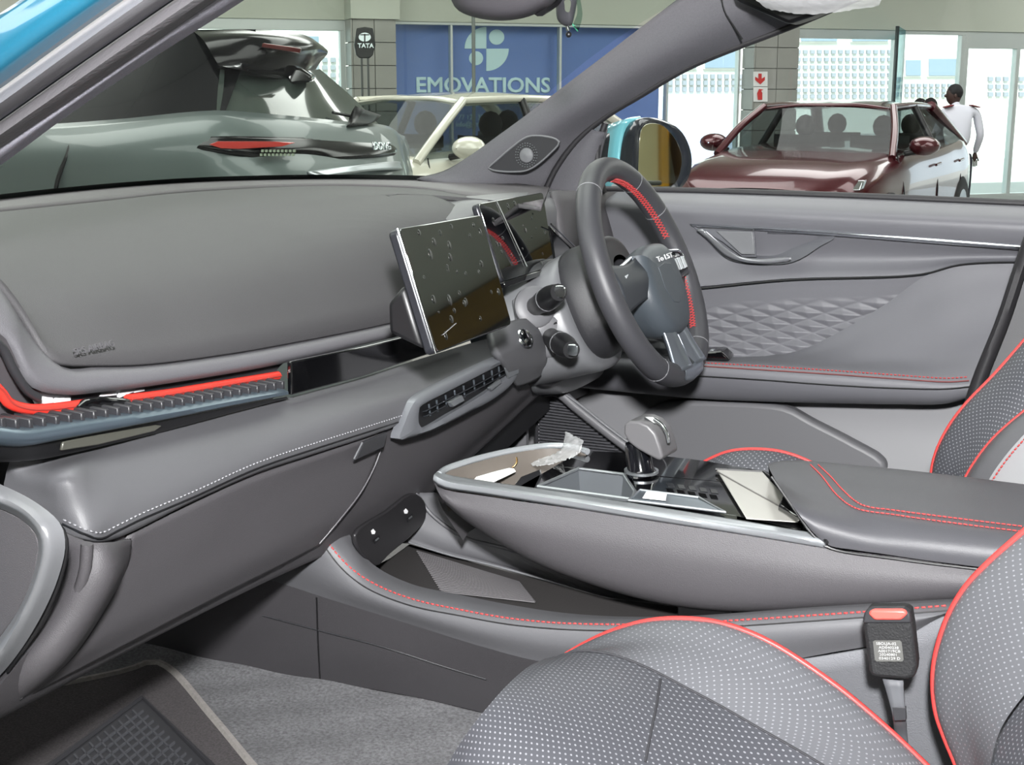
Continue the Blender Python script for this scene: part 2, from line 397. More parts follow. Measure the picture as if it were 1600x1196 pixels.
# banner behind window 2
ban = T('banner', 'blue shop banner with white logo and lettering behind the middle window', 'banner')
s0, s1 = S(617), S(1041); zt, zb = HZ(700, 37, .1), HZ(700, 300, .1)
blue_m = M('banner_blue', (128, 144, 208), .6); bw = M('banner_white', (240, 252, 255), .6)
def wpt(s, z, t): return W0 + WD * s + WN * t + Vector((0, 0, z))
slab('cloth', [wpt(s0, zb, .2), wpt(s1, zb, .2), wpt(s1, zt, .2), wpt(s0, zt, .2)], WN * .01, blue_m, ban, 0)
def wtext(name, st, px, py, hpx, mat, parent, off=.19, sx=1, bold=.02, label=None):
    p = WL(off, (px, py))[0]; p2 = WL(off, (px, py - hpx))[0]; k = (p2 - p).length
    return text(name, st, p, WD, (0, 0, 1), k / .72, mat, parent, .004, sx, bold, label)
wtext('lettering', 'EMOVATIONS', 649, 144, 24, bw, ban, sx=1.10, bold=.028, label='white capital letters EMOVATIONS')
wtext('lettering', 'SOLUTIONS', 796, 166, 10, bw, ban, sx=1.2, bold=.02, label='smaller white capital letters SOLUTIONS')
wtext('lettering', 'ENERGY', 725, 166, 9, bw, ban, sx=1.0, bold=.02)
wtext('lettering', '77 123 33 / 724', 716, 187, 8, bw, ban, sx=.95, bold=.01, label='white phone numbers')
wtext('lettering', 'info@emovations', 712, 198, 8, bw, ban, sx=.95, bold=.01, label='white web address')
def wshape(name, pts, mat, parent, off=.19, th=.01, label=None): return slab(name, WL(off, *pts), WN * th, mat, parent, 0, label)
def arc(cx, cy, r, a0, a1, n=14): return [(cx + r * math.cos(math.radians(a0 + (a1 - a0) * i / n)), cy - r * math.sin(math.radians(a0 + (a1 - a0) * i / n))) for i in range(n + 1)]
wshape('logo_piece', [(760, 76)] + arc(760, 76, 34, 180, 90), bw, ban, label='white quarter disc of the logo')
wshape('logo_piece', [(760, 76)] + arc(760, 76, 35, 0, -90), bw, ban)
wshape('logo_piece', arc(776, 58, 12, 0, 350, 22), bw, ban, label='white dot of the logo')
wshape('logo_piece', arc(744, 91, 11, 0, 350, 22), bw, ban)
# sign on two legs
sg = T('maker_sign', 'small black shield sign with white emblem and TATA on two legs', 'sign')
st = .9
def sp(px, py, off=0): return WL(-st + off, (px, py))[0]
slab('plate', [sp(*p) for p in ((558, 44), (570, 42), (583, 44), (587, 70), (583, 86), (578, 91), (562, 91), (557, 86), (554, 70))], WN * .04, M('sign_black', (40, 42, 42), .4), sg, .01)
for px in (565, 575): tube('leg', [sp(px, 90, .02), Vector((sp(px, 90, .02).x, sp(px, 90, .02).y, FLR))], .012, M('sign_leg', (90, 92, 90), .4, .5), sg)
bs = [W0 + WD * S(562, 100, -st)]
p = sp(570, 90, .02); wbx = slab('foot', [Vector((p.x, p.y, FLR)) + WD * a + WN * b for a, b in ((-.2, -.12), (.2, -.12), (.2, .12), (-.2, .12))], (0, 0, .02), M('sign_black', (40, 42, 42)), sg, .004)
t_ = text('lettering', 'TATA', sp(559, 74.5, -.01), WD, (0, 0, 1), .066, bw, sg, .002, 1.05, .03, 'white letters TATA')
slab('emblem', [sp(570 + 9.5 * math.cos(a), 58 - 7 * math.sin(a), -.005) for a in [i * math.pi / 12 for i in range(24)]], WN * .006, bw, sg, 0, 'white oval emblem')
for pts in ([(569, 53), (571, 53), (571, 65), (569, 65)], [(563, 53.5), (577, 53.5), (577, 55), (563, 55)]):
    slab('emblem_stroke', [sp(a, b, -.009) for a, b in pts], WN * .004, M('sign_black', (40, 42, 42)), sg, 0)
# thin post
pp = WL(-1.4, (740, 100))[0]
tag(tube('post', [Vector((pp.x, pp.y, FLR)), Vector((pp.x, pp.y, CEI))], .02, M('post_grey', (110, 116, 112), .5), None, 10), 'thin grey steel post rising in front of the blue banner', 'post')
# fire signs on the second column
def colp(px, py, t=-.31): return WL(t, (px, py))[0]
sgw = M('sign_white', (228, 228, 226), .5); sgr = M('sign_red', (196, 52, 50), .5)
for (py, nm) in ((112, 'arrow'), (136, 'ext')):
    f = T('fire_sign', 'white sign with red downward arrow on the tiled column' if nm == 'arrow' else 'white sign with red extinguisher symbol under the arrow sign', 'sign')
    slab('board', [colp(1177, py + 23), colp(1199, py + 23), colp(1199, py), colp(1177, py)], -WN * .006, sgw, f, 0)
    if nm == 'arrow':
        slab('arrow', [colp(a, b, -.322) for a, b in ((1185, 115), (1190, 115), (1190, 123), (1195, 120), (1195, 125), (1188, 132), (1180, 125), (1180, 120), (1185, 123))], -WN * .003, sgr, f, 0)
    else:
        slab('extinguisher', [colp(a, b, -.322) for a, b in ((1184, 156), (1191, 156), (1191, 145), (1189, 142), (1193, 140), (1186, 139), (1183, 146))], -WN * .003, sgr, f, 0)
# building across the street: wall, windows with panes, breeze block screens
OF = 11.0
bld = T('building_opposite', 'pale sunlit building across the street with pierced block screens', 'building')
cream = M('sunlit_render', (226, 224, 214), .85, vary=.03, vscale=1)
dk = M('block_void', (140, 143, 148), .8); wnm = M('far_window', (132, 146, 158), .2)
sw = [S(200, 100, OF) - 3, S(1800, 100, OF) + 3]
wbox('facade', sw[0], sw[1], OF + .3, OF + .6, FLR, FLR + 7, cream, bld, None)
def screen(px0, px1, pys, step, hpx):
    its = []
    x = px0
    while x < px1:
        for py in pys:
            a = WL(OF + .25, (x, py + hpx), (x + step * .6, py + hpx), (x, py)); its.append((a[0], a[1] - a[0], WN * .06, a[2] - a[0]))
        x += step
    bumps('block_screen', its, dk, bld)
screen(1415, 1505, (131, 139, 147), 9.6, 5); screen(1245, 1400, (78, 90, 102, 114, 126, 138, 148), 11, 6)
screen(1045, 1158, (116, 126, 136), 11, 7); screen(1545, 1640, (120, 132, 144), 12, 7); screen(400, 540, (90, 102, 114, 126), 13, 7)
for a, b, c, d in ((1414, 92, 1441, 120), (1450, 90, 1498, 120), (1045, 60, 1090, 108), (1100, 60, 1158, 108), (1250, 40, 1310, 66), (1330, 40, 1390, 66), (425, 55, 500, 82)):
    f = slab('window', WL(OF + .24, (a, d), (b * 0 + c, d), (c, b), (a, b)), WN * .06, M('far_frame', (206, 206, 200), .7), bld, 0)
    slab('pane', WL(OF + .22, (a + 2, d - 2), (c - 2, d - 2), (c - 2, b + 2), (a + 2, b + 2)), WN * .05, wnm, f, 0)
wbox('shutter', S(1045, 100, OF), S(1160, 100, OF), OF + .18, OF + .3, FLR, HZ(1100, 150, OF), M('roller_shutter', (196, 202, 222), .6), bld, None)
wbox('street', sw[0], sw[1], .3, OF + .3, FLR - .12, FLR - .02, M('pavement', (170, 168, 160), .9), None, 'structure')

# boards and cabinet out of view, invented to colour the mirror and touchscreen reflections
yel = M('yellow_panel', (214, 160, 40), .5)
yp = T('mirror_reflection_board', 'cream board with orange yellow edge, added for the reflection in the door mirror', 'board')
wbox('panel', 2.4, 2.95, -23.9, -23.8, FLR, 1.6, M('board_cream', (206, 196, 150), .6), yp, None)
wbox('edge', 2.95, 3.05, -23.8, -23.74, FLR, 1.6, yel, yp, None)
yq = T('screen_reflection_board', 'ochre board under the showroom ceiling, added for the reflection in the touchscreen', 'board')  # invented board, placed where the touchscreen's sight lines land
wbox('panel', 11.4, 13.9, -13, -2, 2.0, 2.58, M('ochre_front', (150, 120, 52), .5), yq, None)
wbox('lower_edge', 11.3, 13.9, -13.1, -1.9, 1.94, 2.0, M('board_edge_brown', (60, 52, 44), .3), yq, None)
yr = T('cabinet', 'dark brown cabinet beside the cream board, added for the reflection in the door mirror', 'cabinet')
wbox('body', 3.12, 3.9, -23.9, -23.3, FLR, .9, M('brown_wood', (70, 56, 44), .4), yr, None)
wbox('door', 3.15, 3.85, -23.3, -23.27, FLR + .1, .85, M('brown_wood', (70, 56, 44), .4), yr, None)
# ------------------------------------------------------------------ cars
def car(name, label, paint, loc, head, o=None, hw=.90, seats=True, gm=carg, zs=1.0):
    """generic hatchback/saloon; x forward, y left, z up in car space"""
    root = T(name, label, 'car')
    hx, hy = math.cos(head), math.sin(head)
    def L(x, y, z): return Vector((loc[0] + hx * x - hy * y, loc[1] + hy * x + hx * y, FLR + z * zs))
    st = [(-2.15, .55, .45, .90), (-2.1, .78, .35, .98), (-1.8, .88, .28, 1.06), (-1.2, hw, .22, 1.05), (0, hw, .2, 1.02), (.8, hw, .22, 1.00), (1.15, .89, .25, .97), (1.7, .86, .28, .90), (2.02, .78, .3, .80), (2.14, .60, .38, .70)]
    rows = []
    for (x, w_, z0, z1) in st:
        r = [(0, z0), (w_ * .85, z0), (w_ * .97, z0 + .1), (w_, (z0 + z1) / 2), (w_ * .97, z1 - .12), (w_ * .88, z1), (w_ * .5, z1 + .03), (0, z1 + .04)]
        ring = [L(x, y, z) for y, z in r] + [L(x, -y, z) for y, z in r[-2:0:-1]]
        rows.append(ring)
    loft('body', rows, paint, root, 56, 40, closed=True)
    # greenhouse
    A = [(.98, .80, 1.0), (.35, .60, 1.42)]; Cc = [(-1.85, .74, 1.06), (-1.15, .58, 1.42)]
    roof = [[L(.40, y, 1.40 + (.04 if abs(y) < .4 else 0)) for y in (-.60, -.3, 0, .3, .60)], [L(-.3, y, z) for y, z in ((-.62, 1.42), (-.3, 1.475), (0, 1.485), (.3, 1.475), (.62, 1.42))], [L(-1.2, y, z) for y, z in ((-.58, 1.40), (-.3, 1.44), (0, 1.45), (.3, 1.44), (.58, 1.40))]]
    loft('roof', roof, paint, root, 20, 12, thick=-.03)
    for s_ in (-1, 1):
        tube('pillar', [L(1.05, s_ * .80, .97), L(.70, s_ * .72, 1.22), L(.36, s_ * .61, 1.415)], .035, paint, root, 8, 10)
        tube('roof_rail', [L(.36, s_ * .61, 1.415), L(-.3, s_ * .63, 1.43), L(-1.2, s_ * .585, 1.405)], .03, paint, root, 8, 10)
        tube('pillar', [L(-.28, s_ * .86, 1.0), L(-.30, s_ * .63, 1.42)], .035, black, root, 8, 4)
        tube('pillar', [L(-1.9, s_ * .76, 1.0), L(-1.15, s_ * .585, 1.41)], .06, paint, root, 8, 6)
        loft('side_window', [[L(1.0, s_ * .83, .99), L(-.3, s_ * .86, 1.02), L(-1.75, s_ * .79, 1.05)], [L(.38, s_ * .62, 1.41), L(-.3, s_ * .635, 1.42), L(-1.15, s_ * .59, 1.40)]], gm, root, 12, 4)
        m = loft('door_mirror', [[L(.70 + dx, s_ * (.98 + .13 * math.cos(a) * f), 1.07 + .085 * math.sin(a) * f) for a in [k * math.pi / 6 for k in range(12)]] for dx, f in ((-.09, .75), (-.06, 1.0), (.03, .95), (.10, .45), (.115, .05))], paint, root, 20, 10, closed=True)
        tube('mirror_arm', [L(.72, s_ * .82, 1.0), L(.70, s_ * .93, 1.02)], .025, black, m, 8)
        for wx in (-1.38, 1.36):
            lathe('wheel', L(wx, s_ * (hw - .17), .33), Vector((-hy, hx, 0)) * s_, [(.33, 0), (.34, .05), (.34, .17), (.30, .19), (.2, .185), (.19, .17), (.05, .175)], M('tyre', (24, 24, 25), .7), root, 28)
            lathe('rim', L(wx, s_ * (hw + .005), .33), Vector((-hy, hx, 0)) * s_, [(.22, 0), (.21, .012), (.05, .006)], silver, root, 20)
        slab('head_lamp', [L(2.0, s_ * .45, .72), L(1.88, s_ * .80, .74), L(1.78, s_ * .80, .82), L(1.95, s_ * .5, .80)], L(0, 0, 0) * 0 + Vector((hx, hy, 0)) * .1, chrome, root, .01)
    for s_ in (-1, 1):
        for dx in (.95, -.30, -1.30): tube('door_gap', [L(dx, s_ * (hw * .905), 1.0), L(dx + .02, s_ * (hw + .004), .66), L(dx + .03, s_ * (hw - .01), .32)], .006, black, root, 6, 10)
        for dx in (-.12, -1.12): tube('door_handle', [L(dx, s_ * (hw + .012), .86), L(dx - .18, s_ * (hw + .012), .87)], .013, paint, root, 8)
    slab('number_plate', [L(2.15, -.26, .42), L(2.15, .26, .42), L(2.15, .26, .53), L(2.15, -.26, .53)], Vector((hx, hy, 0)) * .015, M('plate_white', (220, 220, 216), .5), root, .003)
    loft('windscreen', [[L(.98, y, 1.0) for y in (-.78, 0, .78)], [L(.36, y, 1.42) for y in (-.59, 0, .59)]], gm, root, 10, 6, disp=lambda u, v, p: Vector((hx, hy, .0)) * .12 * math.sin(math.pi * u) * (1 - v * .6))
    loft('rear_window', [[L(-1.88, y, 1.04) for y in (-.72, 0, .72)], [L(-1.18, y, 1.41) for y in (-.56, 0, .56)]], glass('rear_tint_%d' % len(MT), (.30, .33, .33), .06), root, 10, 6)
    if seats:
        for sx, wd in ((-.05, .24), (-1.1, .24)):
            for sy in (-.38, .38):
                s_ = loft('seat', [[L(sx - .02 - z * .18, sy - wd, .5 + z), L(sx + .08 - z * .18, sy, .5 + z), L(sx - .02 - z * .18, sy + wd, .5 + z)] for z in (0, .3, .55, .62)], M('seat_black', (30, 30, 32), .8), root, 8, 8, thick=.09)
                ball('headrest', L(sx - .15, sy, 1.22), (.10, .10, .11), M('seat_black', (30, 30, 32), .8), s_, 12)
    return root
def dpt(px, d): r = ray(px, 150); return r * (d / r.dot(HD)) if False else HD * d + RT * ((px - 800) / F * d * 1.0)
maroon = M('maroon_paint', (74, 20, 28), .25, .3, coat=.7)
ivory = M('ivory_paint', (206, 203, 190), .25, coat=1)
rc = dpt(1300, 13.0)
car('car', 'maroon hatchback facing the camera beyond the door window', maroon, rc, math.radians(-90 + 25 - 30), gm=carg, zs=.955)
wc_ = dpt(690, 11.3)
car('car', 'ivory saloon in front of the blue banner', ivory, wc_, math.radians(-90 + 25 - 42), gm=carg, zs=1.0)
# dark grey SUV seen from its rear corner
suv = T('suv', 'dark grey sport utility parked beyond the windscreen, rear end turned towards the banner', 'car')
gunm = M('gunmetal_paint', (90, 100, 99), .42, .2, coat=.35)
b0 = D(5, (-60, 207, 5.4), (90, 200, 5.0), (200, 193, 4.8), (300, 183, 4.7), (345, 181, 4.68), (430, 187, 4.8), (520, 195, 5.1), (597, 202, 5.6), (612, 208, 5.85))
b1 = D(5, (-60, 228, 5.35), (90, 222, 4.92), (200, 214, 4.7), (300, 207, 4.6), (345, 206, 4.58), (430, 208, 4.7), (520, 211, 5.0), (605, 215, 5.5), (622, 219, 5.8))
b2 = D(5, (-60, 250, 5.3), (90, 247, 4.87), (200, 243, 4.66), (300, 240, 4.58), (345, 240, 4.56), (430, 242, 4.66), (520, 244, 4.95), (612, 246, 5.4), (632, 248, 5.8))
b3 = D(5, (-60, 290, 5.3), (90, 285, 4.9), (200, 280, 4.68), (300, 278, 4.6), (345, 278, 4.56), (430, 275, 4.6), (520, 272, 4.85), (620, 270, 5.35), (638, 272, 5.8))
b4 = [Vector((p.x, p.y, FLR + .35)) for p in b3]
loft('body', [b0, b1, b2, b3, b4], gunm, suv, 60, 24, thick=-.02)
inn = lambda pts, k, dz=0: [p + (HD * k) + Vector((0, 0, dz)) for p in pts]
dglass = M('privacy_glass', (10, 12, 13), .1, spec=.02); sblack = M('body_black', (14, 14, 16), .16, spec=.3)
rf = D(5, (-60, 70, 5.9), (120, 58, 5.4), (240, 50, 5.1), (330, 45, 4.95), (400, 46, 5.0), (450, 52, 5.1))
bb = D(5, (-60, 206, 5.42), (90, 199, 5.02), (200, 192, 4.82), (300, 182, 4.72), (335, 180, 4.7), (350, 180, 4.7))
loft('side_glass', [cr(rf[:5], 7), [a.lerp(b, .5) for a, b in zip(cr(rf[:5], 7), cr(bb, 7))], cr(bb, 7)], dglass, suv, 30, 12)
gl = loft('rear_glass', [D(5, (344, 108, 4.85), (400, 116, 4.95), (470, 112, 5.15), (500, 108, 5.4)), D(5, (340, 145, 4.77), (420, 152, 4.88), (500, 155, 5.15), (555, 156, 5.6)), D(5, (338, 180, 4.7), (430, 187, 4.82), (520, 195, 5.1), (599, 202, 5.6))], M('rear_glass', (62, 70, 66), .12, coat=1), suv, 30, 14)  # grey green ceiling reflection is put into the glass base colour
loft('tail_spoiler', [D(5, (300, 47, 5.0), (400, 46, 5.02), (470, 53, 5.25), (505, 72, 5.6)), D(5, (320, 66, 4.85), (410, 66, 4.85), (480, 72, 5.1), (512, 84, 5.5)), D(5, (340, 100, 4.8), (400, 112, 4.85), (470, 110, 5.1), (500, 98, 5.5)), D(5, (344, 108, 4.9), (400, 122, 4.95), (450, 128, 5.1), (488, 118, 5.5))], sblack, suv, 30, 14)
slab('spoiler_fin', D(5.05, (435, 104), (470, 106), (488, 118), (484, 128), (454, 132)), HD * .1, gloss, suv, .01)
slab('brake_lamp', D(4.86, (410, 67, 4.80), (470, 75, 4.98), (468, 84, 5.0), (408, 74, 4.82)), HD * .03, M('dark_red_lens', (120, 60, 58), .15, coat=1), suv, .004)
tl = loft('tail_light', [vadd(D(5, (276, 229, 4.62), (305, 216, 4.58), (345, 213, 4.55), (430, 214, 4.66), (520, 216, 4.96), (606, 218, 5.45), (624, 221, 5.75)), (0, 0, 0)), D(5, (278, 230, 4.60), (310, 232, 4.55), (350, 235, 4.52), (430, 236, 4.62), (520, 234, 4.9), (612, 234, 5.35), (627, 234, 5.7)), D(5, (284, 232, 4.60), (340, 241, 4.55), (412, 254, 4.6), (470, 253, 4.75), (540, 248, 4.95), (614, 243, 5.35), (628, 241, 5.7))], sblack, suv, 40, 10, thick=.02, label='full width black lens with red element')
slab('red_element', D(4.5, (326, 226, 4.51), (340, 221, 4.50), (420, 221, 4.56), (462, 223, 4.66), (440, 229, 4.6), (372, 233, 4.53), (345, 232, 4.51)), HD * .02, M('red_lens', (190, 52, 44), .15, coat=1), tl, .003)
its = []
for i in range(9):
    for k in range(2):
        a = D(4.58, (408 + i * 6.2 - k * 2, 238 + k * 6, 4.53 + i * .013), (411.5 + i * 6.2 - k * 2, 238 + k * 6, 4.535 + i * .013), (408 + i * 6.2 - k * 2, 234 + k * 6, 4.53 + i * .013)); its.append((a[0], a[1] - a[0], a[2] - a[0], HD * .02))
bumps('lamp_cells', its, M('pale_lens', (128, 140, 120), .2), tl)
pa, pb, pc = D(5, (583, 234, 5.0), (619, 234, 5.28), (583, 224, 5.0))
text('lettering', 'DONG', pa, pb - pa, pc - pa, .040, chrome, tl, .004, 1.75, .02, 'white metal letters on the tail light')
loft('chrome_strip', [D(5, (480, 268, 4.66), (560, 258, 4.9), (615, 252, 5.25), (634, 254, 5.6)), D(5, (500, 274, 4.66), (560, 268, 4.88), (618, 264, 5.22), (638, 268, 5.6))], silver, suv, 20, 5, thick=.01)  # highlights on the bumper, shaped as a silver strip
tube('door_gap', D(4.9, (112, 199, 4.93), (112, 215, 4.87), (106, 240, 4.81), (92, 275, 4.84), (86, 300, 4.86)), .008, black, suv, 6, 16)
slab('door_handle', D(5.0, (-40, 250, 5.17), (30, 250, 5.0), (37, 255, 4.99), (32, 263, 5.0), (-40, 263, 5.17)), HD * .03, gunm, suv, .008)
wp = loft('wiper', [D(5.4, (566, 170, 5.2), (596, 180, 5.5)), D(5.4, (558, 182, 5.18), (586, 190, 5.4)), D(5.4, (551, 194, 5.1), (575, 194, 5.3))], black, suv, 8, 6, thick=.03)
tube('wiper_arm', D(5.3, (570, 186, 5.3), (540, 180, 5.2), (520, 176, 5.12)), .006, black, suv, 6)
for px_, d_ in ((170, 4.95), (-250, 6.2)):
    c_ = D(d_, (px_, 300))[0]; lathe('wheel', (c_.x, c_.y, FLR + .36), -HD, [(.36, 0), (.36, .18), (.31, .2), (.2, .19), (.18, .15), (.03, .16)], M('tyre', (24, 24, 25)), suv, 28)
bk = D(7.2, (-60, 250), (640, 250, 7.4)); fr_ = [b2[0], b2[-1]]
slab('far_body', [Vector((p.x, p.y, FLR + .4)) for p in (b3[0] + HD * .1, b3[4] + HD * .15, b3[-1] + HD * .05, bk[1], bk[0])], (0, 0, .86), gunm, suv, .08)
slab('far_roof', [Vector((p.x, p.y, 0)) for p in (rf[0] + HD * .1, rf[3] + HD * .12, rf[5] + HD * .1, bk[1] - RT * .5, bk[0])], (0, 0, .24), dglass, suv, .06)
# ------------------------------------------------------------------ people
skin_m = M('dark_skin', (62, 42, 36), .55); hair_m = M('short_black_hair', (22, 18, 18), .9, bump=.8, bscale=200); shirt = M('white_shirt', (214, 214, 224), .8, bump=.3, bscale=40); trous = M('navy_trousers', (34, 36, 48), .8)
def person(px, d, ztop, label, lean=.06, shirt_m=shirt, turn=1):
    c = dpt(px, d); H = ztop - FLR; k = H / 1.72; root = T('person', label, 'person')
    def L(r, f, z): return Vector((c.x, c.y, 0)) + RT * r * k + HD * f * k + Vector((0, 0, FLR + z * k))
    P_ = [(L(0, 0, .95), .13 * k), (L(-.0, .02, 1.15), .135 * k), (L(-.02 * turn, lean, 1.36), .15 * k), (L(-.05 * turn, lean * 1.4, 1.47), .06 * k), (L(-.06 * turn, lean * 1.6, 1.52), .05 * k),
          (L(-.19, lean, 1.40), .062 * k), (L(-.25, lean + .08, 1.17), .05 * k), (L(-.24, lean + .28, 1.08), .036 * k), (L(.19, lean - .02, 1.40), .062 * k), (L(.26, lean - .03, 1.12), .05 * k), (L(.25, lean + .1, .90), .036 * k)]
    clay('torso', (P_, [(0, 1), (1, 2), (2, 3), (3, 4), (2, 5), (5, 6), (6, 7), (2, 8), (8, 9), (9, 10)]), shirt_m, root)
    for s_ in (-1, 1): clay('leg', ([(L(s_ * .08, 0, .93), .10 * k), (L(s_ * .10, -.02, .5), .07 * k), (L(s_ * .11, 0, .08), .045 * k), (L(s_ * .12, .14, .04), .04 * k)], [(0, 1), (1, 2), (2, 3)]), trous, root, None, 1)
    hc = L(-.075 * turn, lean * 1.9, 1.60)
    h = ball('head', hc, (.078 * k, .095 * k, .125 * k), skin_m, root, 20, None, (HD, RT, Vector((0, 0, 1))))
    ball('hair', hc + Vector((0, 0, .03 * k)) + RT * .012, (.086 * k, .098 * k, .105 * k), hair_m, h, 20, None, (HD, RT, Vector((0, 0, 1))))
    ball('nose', hc - RT * .095 * k + Vector((0, 0, -.01)), (.014 * k, .022 * k, .02 * k), skin_m, h, 8, None, (HD, RT, Vector((0, 0, 1))))
    for e in (-1, 1): ball('ear', hc + HD * .078 * k * e - Vector((0, 0, .01)), (.012 * k, .02 * k, .032 * k), skin_m, h, 8, None, (HD, RT, Vector((0, 0, 1))))
    for s_, (a, b, cc) in ((-1, (-.24, .28, 1.08)), (1, (.25, .1, .90))):
        q = L(a, lean + b, cc); ball('hand', q + Vector((0, 0, -.04)), (.03 * k, .03 * k, .06 * k), skin_m, root, 10)
        for f in range(4): tube('finger', [q + RT * (f - 1.5) * .016 + Vector((0, 0, -.08)), q + RT * (f - 1.5) * .018 + Vector((0, 0, -.145 - .008 * (f in (1, 2))))], .008 * k, skin_m, root, 6)
        tube('thumb', [q + RT * .02 + Vector((0, 0, -.03)), q + RT * .045 + Vector((0, 0, -.09))], .009 * k, skin_m, root, 6)
    return root, L
pr, L_ = person(1489, 15.2, .12, 'person in white short shirt with maroon shoulder patches standing behind the maroon car')
for s_ in (-1, 1): slab('shoulder_patch', [L_(s_ * .16 + a, b, 1.50 - abs(s_ * .16 + a) * .25) for a, b in ((-.05, -.04), (.05, -.04), (.05, .10), (-.05, .10))], (0, 0, .012), M('maroon_cloth', (110, 40, 44), .8), pr, .004)
person(1450, 15.6, -.03, 'shorter person, only the bald crown showing above the maroon car roof', .05, M('grey_shirt', (120, 110, 108), .8))
person(1434, 15.9, -.035, 'person beside the bald one, only hair showing above the maroon roof', .05, M('brown_shirt', (110, 90, 84), .8))
# ================================================================== CAR SHELL WE LOOK THROUGH
shell = T('car', 'teal car whose cabin fills the view, near screen pillar crossing the top left', 'car')
tw = Vector
loft('body_paint', [ext(Y(.70, (-60, 60), (60, -20), (150, -90)), .34, .16), ext(Y(.69, (-60, 140), (60, 50), (190, -40), (280, -110)), .34, .16), ext(Y(.715, (-60, 180), (0, 139), (96, 69), (193, 0), (290, -66)), .34, .16)], teal, shell, 30, 12, thick=.004, label='teal painted near pillar')
loft('door_seal', [ext(Y(.72, (-60, 180), (0, 139), (96, 69), (193, 0), (290, -66)), .34, .16), ext(Y(.705, (-60, 200), (0, 160), (120, 76), (230, 0), (320, -62)), .34, .16), ext(Y(.735, (-60, 228), (0, 187), (130, 95), (268, 0), (350, -56)), .34, .16)], M('pillar_plastic', (118, 117, 121), .42, bump=.2, bscale=700), shell, 40, 8, thick=.004, label='smooth grey outer pillar strip')
loft('rubber_seal', [ext(Y(.735, (-60, 230), (0, 190), (130, 98), (268, 3), (350, -53)), .34, .16), ext(Y(.722, (-60, 252), (0, 208), (140, 113), (300, 5), (380, -48)), .34, .16), ext(Y(.75, (-60, 272), (0, 232), (150, 130), (333, 4), (410, -48)), .34, .16)], M('ribbed_rubber', (96, 94, 97), .5, bump=.5, bscale=260), shell, 40, 8, thick=.004, label='ribbed rubber seal')
loft('pillar_trim', [ext(Y(.752, (-60, 275), (0, 235), (150, 133), (336, 4), (412, -48)), .34, .16), ext(Y(.765, (-60, 290), (0, 248), (112, 168), (235, 83), (360, 4), (430, -46)), .34, .16), ext(Y(.80, (-60, 297), (0, 259), (100, 185), (225, 100), (382, 0), (450, -46)), .34, .16)], fabric, shell, 40, 8, thick=.006, label='light grey fabric strip')
loft('pillar_core', [ext(Y(.79, (-60, 150), (0, 105), (193, -30), (290, -96)), .34, .16), ext(Y(.80, (-60, 292), (0, 252), (100, 180), (225, 94), (378, -4), (450, -50)), .34, .16)], black, shell, 30, 6)
# far screen pillar
up = Y(2.16, (655, 284), (690, 275), (712, 264), (800, 204), (900, 128), (1000, 51), (1066, 0), (1110, -34))
lo = Y(2.20, (800, 300), (853, 292), (868, 262), (902, 216), (950, 176), (1000, 146), (1075, 102), (1255, 30), (1330, 0))
mid = [a.lerp(b, .5) + Vector((.0, -.035, 0)) for a, b in zip(cr(up, 12), cr(lo, 12))]
up2 = cr(up, 12); lo2 = cr(lo, 12)
pil = loft('pillar_trim', [up2, mid, lo2], pillar_m, shell, 40, 12, thick=-.01, label='dark cloth covered far pillar')
tube('edge_seal', vadd(up, (0, .005, .003)), .005, rubber, shell, 8, 40)
tube('edge_seal', vadd(Y(2.19, (853, 296), (868, 265), (902, 219), (950, 179), (1000, 149), (1075, 105), (1255, 33), (1400, -30)), (0, 0, 0)), .006, rubber, shell, 8, 40)
tube('pillar_joint', Y(2.135, (1127, -3), (1133, 20), (1147, 42), (1160, 62)), .0016, black, shell, 6, 12)
sp_o = Y(2.125, (767, 262), (774, 255), (824, 215), (838, 212), (868, 216), (877, 222), (862, 240), (838, 260), (822, 267), (775, 266))
sc_ = slab('speaker_cover', cr(sp_o, 41, True)[:-1], (0, -.008, 0), plast_d, pil, .002, 'flush speaker cover')
tube('speaker_rim', vadd(cr(sp_o, 41, True), (0, -.008, 0)), .0016, satin, pil, 6, closed=True)
cc = Y(2.112, (822, 243))[0]
ring = []
for rr, n_ in ((.020, 26), (.016, 22)):
    for i in range(n_):
        a = 2 * math.pi * i / n_; p = cc + Vector((math.cos(a) * rr, 0, math.sin(a) * rr)); ring.append((p, Vector((.0015, 0, 0)), Vector((0, 0, .0015)), Vector((0, -.0015, 0))))
bumps('speaker_dots', ring, silver, pil)
lathe('tweeter', cc + Vector((0, .002, 0)), (0, -1, 0), [(.013, 0), (.012, .002), (.004, .004), (.001, .0045)], satin, pil, 20)
# windscreen
base_c = Z(-.152, (-60, 318), (0, 313), (150, 297), (300, 286), (500, 281), (660, 283)) + [Vector((-1.13, 2.17, -.152))]
wb = [Vector((-1.10, .80, -.15)), Vector((-1.30, .95, -.152)), Vector((-1.48, 1.25, -.152))] + base_c[1:]
top_c = [Vector((-.50, .86, .22)), Vector((-.62, 1.1, .25)), Vector((-.66, 1.48, .26)), Vector((-.62, 1.9, .25)), Vector((-.50, 2.10, .24))]
loft('windscreen', [wb, [a.lerp(b, .5) + Vector((-.02, 0, .03)) for a, b in zip(cr(wb, 9), cr(top_c, 9))], top_c], wind, shell, 40, 14)
loft('frit_band', [vadd(wb, (0, 0, .001)), vadd(cr(wb, 12), (.013, 0, .010))], black, shell, 60, 3, label='black printed band along the screen base')
tube('header', [p + Vector((.02, 0, .01)) for p in top_c], .03, plast_d, shell, 8, 20)
tube('screen_edge', vadd(wb, (0, 0, -.004)), .006, black, shell, 8, 50)
